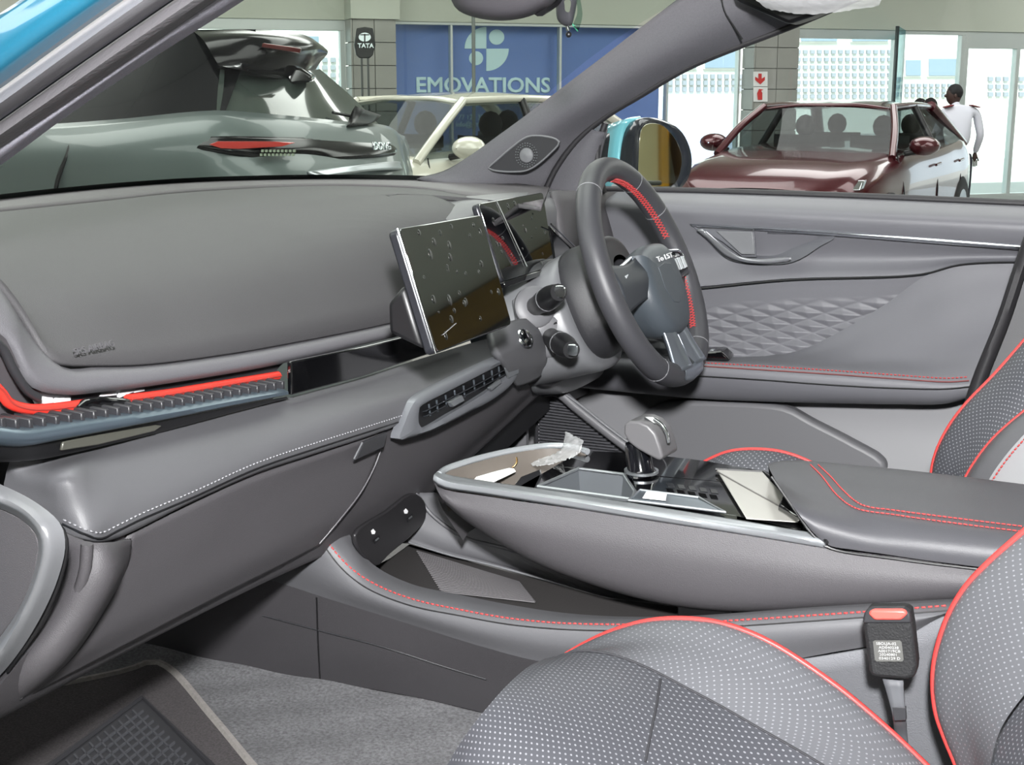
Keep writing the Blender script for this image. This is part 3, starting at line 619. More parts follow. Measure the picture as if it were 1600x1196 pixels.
slab('roof', [(-.52, .84, .255), (-.62, 1.1, .29), (-.66, 1.48, .30), (-.62, 1.9, .29), (-.52, 2.12, .255), (1.6, 2.12, .27), (1.6, .84, .27)], (0, 0, .04), M('roof_lining_grey', (150, 150, 150), .9), shell, .01, 'roof over the cabin')
# roof edge above the far door, only its corner shows
slab('roof_lining', Y(2.06, (1138, -30), (1150, 2), (1232, 38), (1268, 26), (1330, -4), (1330, -60)), (0, .05, 0), black, shell, .006, 'black roof lining corner')
# the rest of the bodywork round the opening
loft('bonnet', [[Vector((x, y, z - .10 * abs((y - 1.48) / .75) ** 3)) for y in (.73, 1.0, 1.48, 1.96, 2.23)] for x, z in ((-1.58, -.27), (-1.9, -.30), (-2.25, -.36), (-2.5, -.46), (-2.56, -.6))], teal, shell, 30, 16, thick=-.01)
slab('front_wing', [(-1.22, .70, -.24), (-1.6, .70, -.27), (-2.2, .70, -.36), (-2.5, .74, -.5), (-2.5, .74, -.95), (-2.3, .70, -.95), (-2.2, .70, -.72), (-1.95, .70, -.62), (-1.7, .70, -.72), (-1.6, .70, -1.05), (-1.22, .70, -1.05)], (0, .03, 0), teal, shell, .006)
slab('hinge_jamb', [(-1.22, .71, -.22), (-.86, .71, -.22), (-.86, .71, -1.05), (-1.22, .71, -1.05)], (0, .03, 0), teal, shell, .004)
wl = lathe('front_wheel', (-1.95, .90, -1.10), (0, -1, 0), [(.34, 0), (.35, .03), (.35, .17), (.31, .19), (.22, .18), (.2, .16), (.04, .17)], M('tyre', (24, 24, 25), .7), shell, 32)
lathe('rim', (-1.95, .72, -1.10), (0, -1, 0), [(.22, 0), (.21, .012), (.05, .006)], silver, wl, 24)
# carpet and tunnel feet
loft('carpet', [Z(-.74, (150, 980), (250, 1010), (370, 1040), (500, 1056), (640, 1080), (800, 1112), (1000, 1160)), Z(-.75, (0, 1030), (200, 1060), (340, 1110), (450, 1150), (600, 1196), (800, 1250), (1000, 1260)), Z(-.75, (-100, 1100), (0, 1150), (200, 1250), (400, 1330), (600, 1380), (800, 1400), (1000, 1420))], carpet_m, shell, 60, 30, thick=-.01, label='grey carpet', disp=lambda u, v, p: Vector((0, 0, .002 * math.sin(40 * u) * math.sin(23 * v))))
box('floor_pan', (-1.6, .72, -.80), (.6, 2.2, -.765), black, shell, .0)
box('door_sill', (-1.25, .70, -.80), (.4, .76, -.70), plast_d, shell, .01)
fw = box('firewall', (-1.62, .72, -.80), (-1.56, 2.2, -.22), black, shell, .0)
slab('side_trim', Y(1.95, (705, 770), (690, 640), (790, 580), (822, 606), (822, 770)), (0, .01, 0), plast_l, shell, 0)
# ------------------------------------------------------------------ floor mat
fm = T('floor_mat', 'dark pile floor mat with beige bound edge and rubber grid heel pad', 'floor mat')
mo = Z(-.737, (-140, 1180), (-60, 1110), (60, 1085), (200, 1055), (238, 1042), (262, 1050), (330, 1125), (400, 1210), (470, 1290), (300, 1400), (0, 1400), (-200, 1300))
slab('pile', cr(mo, 61, True)[:-1], (0, 0, .006), mat_m, fm, .002)
tube('binding', vadd(cr(mo, 81, True), (0, 0, .006)), .005, binding, fm, 6, closed=True)
hp = Z(-.728, (-40, 1290), (222, 1094), (350, 1220), (330, 1300), (120, 1440))
slab('heel_pad', hp, (0, 0, .002), M('pad_rubber', (54, 54, 57), .42), fm, .002)
P0, PA, PB = hp[1], (hp[0] - hp[1]), (hp[2] - hp[1]); la, lb = PA.length, PB.length; PA = PA.normalized(); PB = PB.normalized()
its = []
gr = M('pad_ribs', (78, 79, 83), .35)
for i in range(1, 22):
    its.append((P0 + PA * (.012 + i * .0145) + PB * .012 + Vector((0, 0, .002)), PB * (lb - .02), PA * .0028, Vector((0, 0, .0025))))
for i in range(1, 12):
    its.append((P0 + PB * (.010 + i * .0165) + PA * .015 + Vector((0, 0, .002)), PA * (la - .02), PB * .0028, Vector((0, 0, .0025))))
bumps('grid_ribs', its, gr, fm)
tube('pad_border', vadd([hp[0], hp[1], hp[2]], (0, 0, .003)), .004, M('pad_rubber', (60, 60, 63)), fm, 6)
# ================================================================== DASHBOARD
dash = T('dashboard', 'dark grey padded dashboard running across the cabin, trim strip missing', 'dashboard')
r0 = [Vector((-1.10, .80, -.158)), Vector((-1.30, .95, -.158))] + Z(-.158, (-60, 322), (0, 316), (150, 300), (300, 289), (500, 284), (690, 287), (800, 293), (858, 300))
r0b = [Vector((-1.06, .80, -.160)), Vector((-1.24, .96, -.160))] + Z(-.160, (-60, 345), (0, 338), (150, 322), (300, 306), (500, 296), (650, 300), (730, 312), (845, 330))
loft('defroster_trim', [r0, r0b], M('mauve_plastic', (82, 78, 82), .5, bump=.3, bscale=900), dash, 60, 5, thick=-.008)
tube('pad_tear', Z(-.156, (196, 323), (203, 316), (222, 312), (250, 312), (262, 309)), .003, M('worn_edge', (120, 112, 112), .7), dash, 6, 10)
lipL = [(-60, 515), (0, 509), (38, 575), (60, 598), (95, 607), (160, 604), (225, 597), (376, 574), (450, 560), (600, 526), (700, 500)]
inL = [(-60, 440), (0, 450), (50, 528), (66, 560), (92, 572), (150, 574), (225, 572), (350, 556), (432, 542), (600, 508), (700, 482)]
lip = X(-.825, (-60, 505, -.845), (0, 509, -.835), (38, 575, -.828), (60, 598, -.826), (95, 607), (160, 604), (225, 597), (376, 574), (450, 560), (600, 526), (700, 500), (785, 460))
inn_ = X(-.842, (-60, 395, -.875), (0, 450, -.862), (50, 528, -.852), (66, 560, -.845), (92, 572), (150, 574), (225, 572), (350, 556), (432, 542), (600, 508), (700, 482), (780, 440))
rd = [Vector((-.90 - .03 * (i < 2), y, z)) for i, (y, z) in enumerate(((.80, -.150), (.84, -.160), (.95, -.178), (1.1, -.186), (1.3, -.190), (1.55, -.180), (1.76, -.172)))]
rc2 = [Vector((-1.02, y, -.150)) for y in (.80, .85, .95, 1.1, 1.3, 1.56, 1.84)]
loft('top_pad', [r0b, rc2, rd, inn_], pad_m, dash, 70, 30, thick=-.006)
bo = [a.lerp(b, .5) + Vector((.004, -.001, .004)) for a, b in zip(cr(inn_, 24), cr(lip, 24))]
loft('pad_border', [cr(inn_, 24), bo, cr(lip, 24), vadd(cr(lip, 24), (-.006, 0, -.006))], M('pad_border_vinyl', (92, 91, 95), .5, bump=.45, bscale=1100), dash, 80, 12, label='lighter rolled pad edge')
text('airbag_mark', 'SRS AIRBAG', X(-.835, (114, 557))[0] + Vector((.002, 0, .001)), (0, 1, 0), (-.35, 0, 1), .0085, M('moulded_mark', (80, 79, 82), .6), dash, .0006, 1.15)
# cavity behind the missing trim
cav_t = vadd(X(-.833, (-60, 520), (0, 520), (38, 588), (60, 606), (95, 612), (160, 608), (225, 601), (376, 578), (447, 563)), (0, 0, 0))
cav_b = X(-.84, (-60, 655), (0, 668), (30, 668), (60, 666), (113, 660), (180, 651), (263, 638), (376, 619), (444, 607))
loft('trim_cavity', [cav_t, vadd([a.lerp(b, .5) for a, b in zip(cr(cav_t, 12), cr(cav_b, 12))], (-.012, 0, 0)), cav_b], M('cavity_grey', (66, 63, 66), .5), dash, 40, 8)
cw = lambda px, py, px2, py2, px3, py3, px4, py4: X(-.846, (px, py), (px2, py2), (px3, py3), (px4, py4))
for q in ((46, 619, 78, 614, 78, 630, 54, 633), (80, 614, 106, 613, 106, 628, 80, 630), (70, 650, 82, 643, 84, 655, 66, 656), (84, 642, 110, 642, 112, 654, 85, 656), (125, 610, 150, 608, 150, 616, 125, 618), (152, 608, 178, 606, 178, 618, 152, 620), (180, 606, 198, 604, 206, 612, 182, 622), (200, 605, 220, 603, 222, 611, 205, 614), (196, 632, 214, 630, 218, 638, 196, 642)):
    slab('white_clip', cw(*q), (.004, 0, 0), white_p, dash, .001)
tube('light_strip', X(-.828, (-60, 560), (0, 612), (14, 630), (41, 639), (75, 639), (139, 631)), .0047, red, dash, 10, 40, label='red ambient light strip')
tube('light_strip', X(-.828, (199, 624), (260, 616), (350, 601), (434, 587)), .0047, red, dash, 10, 30, label='red ambient light strip')
tube('strip_groove', vadd(X(-.828, (-60, 560), (0, 612), (14, 630), (41, 639), (75, 639), (139, 631)), (.004, 0, .0)), .0012, M('red_groove', (150, 50, 44), .3), dash, 6, 40)
tube('strip_groove', vadd(X(-.828, (199, 624), (260, 616), (350, 601), (434, 587)), (.0045, 0, 0)), .0012, M('red_groove', (150, 50, 44), .3), dash, 6, 30)
slab('strip_clip', X(-.828, (110, 636), (125, 624), (150, 619), (195, 622), (200, 634), (192, 640), (130, 646), (112, 645)), (.008, 0, 0), gloss, dash, .003, 'black cable clip over the strip')
tube('inner_edge', X(-.83, (-40, 520), (0, 540), (22, 580), (44, 612), (60, 622)), .004, plast_d, dash, 8, 16)
# silver bar with comb of fins above it
bt = X(-.80, (-60, 660), (0, 668), (40, 672), (113, 662), (263, 640), (376, 620), (445, 609))
bb2 = X(-.80, (-60, 692), (0, 696), (40, 697), (113, 684), (263, 655), (376, 632), (447, 618))
fr1 = [a.lerp(b, .5) + Vector((.006, -.001, 0)) for a, b in zip(cr(bt, 10), cr(bb2, 10))]
loft('trim_bar', [vadd(bt, (-.03, 0, .0)), bt, fr1, bb2, vadd(bb2, (-.02, 0, -.002))], M('blued_metal', (104, 118, 130), .3, .75), dash, 50, 14, label='blue grey metal bar')
fl = resample(cr(vadd(X(-.803, (0, 665), (40, 666), (113, 657), (263, 635), (376, 616), (440, 604)), (0, 0, 0)), 60), 27)
me0 = None
for i, p in enumerate(fl):
    t = (fl[min(i + 1, 26)] - fl[max(i - 1, 0)]).normalized()
    if me0 is None:
        f0 = slab('fin', [Vector((-.030, 0, 0)), Vector((0, .002, 0)), Vector((0, .002, .009)), Vector((-.030, 0, .011))], (0, .0045, 0), plast_d, dash, .0008); me0 = f0.data; o = f0
    else:
        o = bpy.data.objects.new('fin', me0); col.objects.link(o); o.parent = dash; b = o.modifiers.new('bevel', 'BEVEL'); b.width = .0008; b.segments = 1
    o.location = p + Vector((0, 0, -.004))
ub = X(-.806, (-60, 694), (0, 697), (40, 698), (113, 686), (263, 657), (376, 634), (448, 620))
ul = X(-.815, (-60, 712), (0, 719), (56, 718), (110, 708), (180, 692), (260, 673), (380, 641), (448, 624))
loft('bar_underside', [ub, ul, vadd(ul, (-.02, 0, -.004))], black, dash, 40, 8)
slab('lower_lens', X(-.808, (92, 704), (95, 690), (130, 683), (240, 664), (250, 665), (238, 674), (150, 695)), (.003, 0, 0), M('smoked_lens', (70, 70, 64), .2), dash, .001, 'narrow smoked lens')
gp = X(-.812, (448, 565), (560, 542), (660, 518), (700, 510), (720, 535), (655, 556), (560, 588), (449, 617))
slab('decor_panel', gp, (.006, 0, 0), gloss, dash, .0015, 'gloss black decor panel')
# lower padded shelf
s0 = X(-.82, (15, 722, -.845), (40, 722, -.84), (90, 716, -.83), (180, 696), (256, 675), (380, 642), (447, 623), (560, 592), (650, 563), (760, 530), (815, 520))
s1 = Y(.815, (10, 738), (55, 745), (105, 744)) + X(-.79, (150, 738), (200, 728), (300, 700), (400, 672), (500, 640), (600, 612), (700, 582), (790, 550), (832, 530))
s15 = Y(.815, (8, 748), (60, 776), (115, 795)) + X(-.774, (160, 792), (200, 780), (300, 742), (400, 705), (500, 668), (600, 632), (700, 600), (790, 566), (838, 545))
s2 = Y(.815, (6, 757), (60, 797), (95, 815), (135, 830)) + X(-.77, (166, 833), (300, 772), (400, 727), (500, 695), (600, 662), (700, 618), (800, 578), (840, 555))
s3 = Y(.815, (6, 766), (60, 808), (95, 827), (133, 842)) + X(-.774, (166, 847), (300, 785), (400, 740), (500, 707), (600, 674), (700, 630), (800, 590), (842, 562))
s4 = vadd(s3, (-.02, 0, .001))
shelf = loft('shelf_pad', [s0, s1, s15, s2, s3, s4], leather, dash, 90, 30, label='leather covered lower shelf')
stitches('shelf_stitching', onto(shelf, [(98, 811), (130, 826), (155, 833), (185, 820), (220, 803), (300, 769), (400, 724), (500, 690), (570, 668), (632, 648)], .0008, 80), grey_t, dash, .0056, .0032, .0008)
tube('shelf_crease', onto(shelf, [(98, 819), (130, 834), (156, 842), (185, 829), (220, 812), (300, 778), (400, 733), (500, 699), (632, 657)], .0002, 80), .0010, black, dash, 6)
# glovebox and lower face
g0 = X(-.782, (150, 846, -.78), (198, 834), (300, 784), (400, 740), (500, 706), (605, 672), (720, 625), (820, 585))
g1 = X(-.790, (90, 960, -.785), (160, 930), (270, 880), (400, 815), (520, 755), (600, 715), (720, 660), (830, 590))
g2 = X(-.800, (10, 1060, -.79), (110, 1010), (260, 935), (400, 868), (520, 810), (600, 765), (715, 700), (840, 598))
g3 = X(-.82, (-60, 1140, -.80), (0, 1108, -.805), (250, 980), (400, 905), (540, 840), (640, 785), (715, 722), (845, 603))
g4 = X(-.84, (-60, 1150, -.83), (0, 1121), (250, 990), (400, 916), (540, 850), (640, 793), (720, 728), (850, 606))
lpan = loft('lower_panel', [g0, g1, g2, g3, g4, vadd(g4, (-.3, 0, .0))], plast, dash, 60, 30)
def onf(l, k=.004): return [p + Vector((k, 0, 0)) for p in l]
ll = [X(-.779, (200, 838), (300, 789), (400, 745), (500, 711), (603, 675))[0:5], X(-.785, (190, 885), (300, 845), (400, 785), (500, 735), (594, 710)), X(-.790, (160, 950), (280, 890), (400, 826), (500, 775), (570, 765)), X(-.797, (100, 1035), (240, 955), (380, 885), (470, 840), (535, 812)), X(-.812, (15, 1105), (200, 1008), (340, 935), (430, 890), (500, 853))]
glid = loft('glovebox_lid', ll, plast, dash, 40, 24, thick=.004, label='large glovebox lid')
tube('lid_gap', onto(glid, [(203, 842), (194, 885), (166, 948), (110, 1030), (30, 1094)], .0), .0012, black, dash, 6)
tube('lid_gap', onto(glid, [(600, 678), (591, 715), (566, 766), (531, 812), (499, 850)], .0), .0012, M('lid_edge', (84, 82, 86), .5), dash, 6)
lt = slab('glovebox_latch', X(-.775, (550, 720), (564, 690), (602, 674), (596, 700)), (.004, 0, 0), plast_d, dash, .002, 'dark finger latch')
tube('latch_edge', X(-.770, (553, 718), (566, 692)), .001, satin, lt, 6)
# outer end of the dash
e0 = Y(.80, (98, 829), (125, 842), (150, 850), (200, 842, .86))
e1 = Y(.80, (100, 880), (135, 888, .79), (165, 890), (193, 880, .87))
e2 = Y(.79, (72, 950), (112, 950, .78), (140, 950), (162, 945, .86))
e3 = Y(.77, (15, 1040), (50, 1035, .76), (80, 1035), (104, 1030, .82))
e4 = Y(.76, (-70, 1120), (-40, 1118), (-15, 1118), (12, 1108, .79))
loft('end_trim', [e0, e1, e2, e3, e4], plast, dash, 24, 24, thick=-.004)
tube('end_ridge', Y(.785, (136, 850), (133, 890), (112, 950), (55, 1035), (-30, 1118)), .005, plast, dash, 8, 24)
c0 = Y(.75, (-70, 735), (0, 757), (60, 788), (95, 820), (102, 850), (92, 900), (62, 968), (10, 1045), (-60, 1110))
c1_ = Y(.735, (-70, 765), (0, 780), (45, 803), (66, 830), (72, 855), (62, 905), (35, 965), (-10, 1030), (-70, 1085))
c2_ = Y(.748, (-70, 780), (0, 795), (38, 815), (56, 835), (60, 858), (50, 905), (25, 960), (-20, 1020), (-70, 1070))
loft('end_cap', [c0, c1_, c2_], satin, dash, 50, 12, label='satin grey rounded end cap rim')
slab('end_panel', Y(.75, (-80, 780), (0, 793), (40, 813), (58, 836), (62, 858), (52, 907), (27, 962), (-18, 1022), (-80, 1078)), (0, .01, 0), plast, dash, .002)
tube('cap_gap', Y(.752, (0, 762), (60, 794), (97, 825), (105, 850), (95, 903), (65, 972), (12, 1050)), .0015, black, dash, 6, 30)
# centre vent
xv = -.762
VO = [(624, 686), (632, 662), (643, 636), (655, 622), (690, 602), (735, 580), (772, 563), (795, 554), (806, 556), (811, 566), (810, 582), (800, 600), (775, 621), (740, 641), (700, 662), (680, 672), (662, 678), (642, 684)]
VI = [(655, 663), (654, 654), (655, 643), (660, 633), (692, 616), (735, 594), (768, 577), (787, 568), (795, 568), (798, 573), (797, 582), (788, 593), (766, 609), (738, 627), (702, 648), (684, 659), (668, 668), (660, 669)]
vo = crp(X(xv, *VO), 3); vi = crp(X(xv + .001, *VI), 3)
vb = vadd(vi, (-.006, 0, 0)); mv = [a.lerp(b, .45) + Vector((.003, 0, 0)) for a, b in zip(vo, vi)]
vent = loft('centre_vent', [vadd(vo, (-.012, 0, 0)), vo, mv, vi, vb], M('vent_silver', (112, 114, 119), .36, .35), dash, asis=True, raw=True, label='silver framed centre air vent')
slab('vent_back', vb[:-1], (-.002, 0, 0), black, dash, 0)
for t in (.34, .64):
    a = X(xv - .004, (662, 662), (792, 592)); b = X(xv - .004, (658, 636), (788, 570)); n1 = a[0].lerp(b[0], t); n2 = a[1].lerp(b[1], t)
    slab('vent_slat', [n1, n2, n2 + Vector((.006, 0, .002)), n1 + Vector((.006, 0, .002))], (0, 0, .0022), M('slat_dark', (70, 73, 78), .2, .8), vent, .0006)
for px in (672, 684, 698, 712, 726, 742, 757, 770, 781):
    a = X(xv - .003, (px, 652 - (px - 668) * .54), (px - 2, 634 - (px - 668) * .54)); tube('vent_blade', [a[0], a[1]], .0014, silver_d, vent, 6)
slab('vent_tab', X(xv + .002, (697, 628), (716, 617), (720, 626), (702, 636)), (.006, 0, 0), silver, vent, .001)
slab('vent_tab', X(xv + .002, (760, 606), (778, 592), (780, 598), (764, 611)), (.004, 0, 0), silver, vent, .001)
slab('vent_flap', X(xv + .001, (786, 575), (800, 564), (808, 566), (808, 584), (792, 592)), (.003, 0, 0), silver, vent, .002, 'bright silver vent end')
# rounded nose with start button, right end of the shelf
loft('start_nose', [X(-.78, (760, 525), (800, 508), (826, 508), (842, 525)), X(-.765, (765, 548), (800, 530), (828, 525), (846, 542)), X(-.765, (780, 570), (812, 560), (834, 558), (846, 560)), X(-.78, (800, 600), (818, 595), (836, 585), (845, 575))], leather, dash, 24, 14, thick=-.01)
lathe('start_button', X(-.755, (818, 530))[0], (.8, -.3, .5), [(.013, 0), (.014, .004), (.012, .006), (.009, .004)], chrome, dash, 20)
# instrument hood and structure behind the screens
loft('instrument_hood', [[Vector((-1.12, y, -.163)) for y in (1.84, 1.95, 2.05, 2.16)], [Vector((-.98, y, -.156 - .010 * (y < 1.8))) for y in (1.76, 1.85, 1.98, 2.16)], [Vector((-.87, y, z)) for y, z in ((1.68, -.178), (1.78, -.154), (1.95, -.152), (2.16, -.170))], [Vector((-.845, y, z)) for y, z in ((1.68, -.200), (1.78, -.168), (1.93, -.165), (2.12, -.20))], [Vector((-.86, y, -.32)) for y in (1.68, 1.78, 1.92, 2.10)]], plast_l, dash, 24, 20)
box('pad_base', (-1.45, .84, -.24), (-.95, 2.14, -.19), black, dash, 0)
loft('dash_far_side', [X(-.86, (858, 300), (920, 300), (1000, 305)), X(-.84, (870, 380), (930, 390), (1000, 395)), X(-.83, (880, 470), (960, 480), (1020, 480)), X(-.86, (860, 560), (960, 570), (1010, 560))], plast, dash, 20, 16, thick=-.01)
slab('cluster_vent', X(-.80, (860, 352), (872, 365), (901, 392), (903, 402), (892, 412), (868, 415)), (-.02, 0, 0), gloss, dash, .003, 'gloss black side vent with chrome edge')
tube('chrome_edge', X(-.795, (861, 350), (884, 372), (902, 392), (903, 402), (894, 412)), .0014, chrome, dash, 6, 16)
# knee area, brace and kick panel
loft('knee_panel', [X(-.80, (800, 470), (850, 440), (920, 400)), X(-.79, (812, 540), (860, 530), (930, 500)), X(-.80, (825, 600), (880, 602), (960, 565)), X(-.83, (840, 612), (890, 606), (965, 568))], satin, dash, 24, 16, thick=-.006)
hr = T2 = tube('bonnet_handle', X(-.79, (832, 584), (838, 596), (855, 600), (882, 588)), .006, black, dash, 8, 16)
slab('knee_underside', X(-.86, (640, 800), (730, 725), (840, 612), (960, 575), (980, 590), (860, 640), (760, 730), (680, 800)), (-.1, 0, .03), black, dash, 0)
# ================================================================== SCREENS
def screen3(name, lab, A, B, C, Dp, th, nm):            # top-left, top-right, bottom-right, bottom-left
    r = T(name, lab, 'screen'); n = (B - A).cross(Dp - A).normalized()
    if n.x < 0: n = -n
    pts = [A, B, C, Dp]; cen = sum(pts, Vector()) / 4; rd = []
    for i in range(4):
        p, q, s_ = pts[i], pts[i - 1], pts[(i + 1) % 4]
        for k in range(5):
            a = k / 4; u = (q - p).normalized() * .008; v = (s_ - p).normalized() * .008
            rd.append(p + u * (1 - a) ** 2 + v * a ** 2)
    slab('case', [p - n * th for p in rd], n * (th - .001), M('screen_case', (40, 41, 46), .35, .2), r, .003)
    slab('glass', [cen + (p - cen) * .985 - n * .001 for p in rd], n * .002, M('screen_glass', (5, 6, 9), .03, spec=1.0), r, .0008, 'black glossy display glass')
    MT['screen_glass'].node_tree.nodes['Principled BSDF'].inputs['IOR'].default_value = 2.5
    bub = []
    rnd = random.Random(len(lab)); bm_ = glass('film_bubble', (.70, .72, .70), .05, .3) if 'film_bubble' not in MT else MT['film_bubble']
    for i in range(nm):
        u, v = rnd.uniform(.08, .95), rnd.uniform(.05, .92); c = A.lerp(B, u).lerp(Dp.lerp(C, u), v); a = rnd.uniform(.0012, .0042)
        U_ = (B - A).normalized(); V_ = (Dp - A).normalized(); vs = [c + n * .0024]; 
        ball('film_bubble', c + n * .0012, (a, a * rnd.uniform(1.0, 1.7), .0010), bm_, r, 12, None, (U_, V_, n))
    return r, n
A_, B_ = X(-.72, (621, 357), (751, 335)); Dp, C_ = X(-.675, (681, 553), (800, 508))
ts, n_t = screen3('touchscreen', 'wide glossy touchscreen standing on the middle of the dashboard', A_, B_, C_, Dp, .014, 30)
tube('case_edge', [A_ + n_t * .0, Dp + n_t * .0], .0010, chrome, ts, 6)
slab('stand', [A_.lerp(Dp, .42) - n_t * .014, A_.lerp(Dp, .52) - n_t * .04, A_.lerp(Dp, .75) - n_t * .05, A_.lerp(Dp, .95) - n_t * .014], (0, .14, .0), black, ts, .006, 'black mounting foot')
tube('film_scratch', [A_.lerp(B_, .12).lerp(Dp.lerp(C_, .12), .88) + n_t * .002, A_.lerp(B_, .3).lerp(Dp.lerp(C_, .3), .83) + n_t * .002], .0004, M('scratch', (150, 150, 150), .5), ts, 4)
A2, B2 = X(-.82, (746, 318), (848, 300)); D2, C2 = X(-.784, (786, 441), (866, 416))
cl, n_c = screen3('instrument_display', 'driver display behind the touchscreen with film still on', A2, B2, C2, D2, .012, 22)
tube('film_crease', [A2.lerp(B2, .25) + n_c * .002, A2.lerp(B2, .45).lerp(D2.lerp(C2, .45), .9) + n_c * .003], .0007, M('film', (120, 122, 120), .3), cl, 6)
slab('lower_bezel', [D2 + n_c * .002, C2 + n_c * .002, C2 + n_c * .004 + Vector((0, 0, -.008)), D2 + n_c * .004 + Vector((0, 0, -.008))], -n_c * .02, gloss, cl, .001)
# ================================================================== STEERING
C0 = Vector((-.644, 1.84, -.252)); til = .41
nW = Vector((math.cos(til), 0, math.sin(til))); uW = Vector((-math.sin(til), 0, math.cos(til))); sW = Vector((0, 1, 0))
def SW(s, u, n=0): return C0 + sW * s + uW * u + nW * n
col_ = T('steering_shroud', 'grey steering column shroud with two control stalks behind the wheel', 'steering column')
def ring_(n, rs, ru, du=0, ds=0, k=24, e=2.6):
    out = []
    for i in range(k):
        a = 2 * math.pi * i / k; c, s_ = math.cos(a), math.sin(a)
        out.append(SW(ds + rs * math.copysign(abs(c) ** (2 / e), c), du + ru * math.copysign(abs(s_) ** (2 / e), s_), n))
    return out + [out[0]]
loft('shroud', [ring_(-.03, .035, .04), ring_(-.035, .062, .07), ring_(-.06, .070, .078, -.005), ring_(-.10, .078, .085, -.012), ring_(-.105, .070, .078, -.012)], plast_d, col_, 48, 16, label='dark shroud collar')
loft('shroud', [ring_(-.098, .070, .074, -.012), ring_(-.102, .090, .090, -.020), ring_(-.14, .105, .088, -.020), ring_(-.19, .122, .086, -.016), ring_(-.24, .13, .09, -.01)], satin, col_, 48, 18, label='satin grey shroud')
tube('shroud_seam', [SW(-.098, -.02, -.115), SW(-.118, -.025, -.17), SW(-.128, -.03, -.23)], .0015, black, col_, 6, 12)
ball('red_marker', Y(1.745, (928, 437))[0], .0045, red, col_, 10)
def stalk(px, py, qx, qy, y0, y1):
    a = Y(y0, (px, py))[0]; b = Y(y1, (qx, qy))[0]; ax = (b - a).normalized(); L = (b - a).length
    s_ = tube('stalk', [a - ax * .02, a + ax * L * .35, a + ax * L * .5, a + ax * L * .93, b], [.014, .0135, .0165, .0165, .012], M('stalk_black', (26, 26, 28), .35), col_, 16, 14, label='black control stalk')
    lathe('stalk_collar', a - ax * .006, ax, [(.030, -.006), (.030, 0), (.026, .003), (.016, .004)], plast_l, s_, 28)
    slab('stalk_cap', [b + ax * .001 + Vector((.0088 * math.copysign(abs(math.cos(t)) ** .6, math.cos(t)), 0, .0088 * math.copysign(abs(math.sin(t)) ** .6, math.sin(t)))) for t in [i * math.pi / 8 for i in range(16)]], ax * .004, chrome, s_, .0015, 'bright square stalk end')
    tube('stalk_band', [a + ax * L * .48 , a + ax * L * .50], .0170, satin, s_, 18)
    return a, ax, L
stalk(838, 478, 873, 457, 1.72, 1.655); stalk(862, 528, 893, 547, 1.735, 1.66)
wh = T('steering_wheel', 'black leather steering wheel with red stitching on the inner rim', 'steering wheel')
R_ = .161
def rimp(a, r=R_, n=0):
    s_, u = math.sin(a), math.cos(a); k = 1.0
    if u < -.8: k = 1 - .22 * (abs(u) - .8)
    return SW(s_ * r, u * r * k, n)
NA = 96
tube('rim', [rimp(2 * math.pi * i / NA) for i in range(NA + 1)], .0178, M('rim_leather', (60, 60, 64), .42, bump=.2, bscale=1500), wh, 20, closed=True, label='padded leather rim')
for a in (-.62, .55, 1.02, 2.5, 3.75): 
    c = rimp(a); t = (rimp(a + .02) - rimp(a - .02)).normalized(); lathe('rim_seam', c - t * .0006, t, [(.0181, 0), (.0181, .0012)], grey_t, wh, 24)
def zig(a0, a1, k=60):
    vs = []; items = []
    for i in range(k):
        a = a0 + (a1 - a0) * i / k; b = a0 + (a1 - a0) * (i + 1) / k
        for e0, e1 in ((-1, 1), (1, -1)):
            def pt(ang, e):
                c = rimp(ang); rad = (C0 - c).normalized(); th = e * .27 + .10
                return c + (rad * math.cos(th) + nW * math.sin(th)) * .0182
            p, q = pt(a, e0), pt(b, e1); t = q - p; s_ = t.cross(C0 - p).normalized() * .0010; items.append((p - s_ / 2, t, s_, (C0 - p).normalized() * .0009))
    return items
bumps('red_stitching', zig(.05, 1.28, 34) + zig(1.72, 2.35, 18), red_t, wh)
# spokes and hub
hub = [[SW(s_, u - .022, n - .004) for s_, u in q] for n, q in (
    (-.028, ((-.045, .035), (0, .045), (.045, .035), (.055, -.02), (.03, -.06), (0, -.068), (-.03, -.06), (-.055, -.02))),
    (.010, ((-.060, .050), (0, .060), (.060, .050), (.072, -.015), (.04, -.070), (0, -.078), (-.04, -.070), (-.072, -.015))),
    (.030, ((-.054, .046), (0, .054), (.054, .046), (.064, -.015), (.036, -.062), (0, -.070), (-.036, -.062), (-.064, -.015))),
    (.036, ((-.02, .02), (0, .022), (.02, .02), (.025, 0), (.015, -.02), (0, -.025), (-.015, -.02), (-.025, 0))))]
loft('airbag_cover', [q + [q[0]] for q in hub], M('airbag_vinyl', (66, 72, 78), .4, bump=.2, bscale=1200), wh, 48, 18, label='blue grey airbag cover')
slab('airbag_face', [SW(s_ * .5, u * .5 - .022, .0300) for s_, u in ((-.054, .046), (0, .054), (.054, .046), (.064, -.015), (.036, -.062), (0, -.070), (-.036, -.062), (-.064, -.015))], nW * .002, M('airbag_vinyl', (66, 72, 78)), wh, .001)
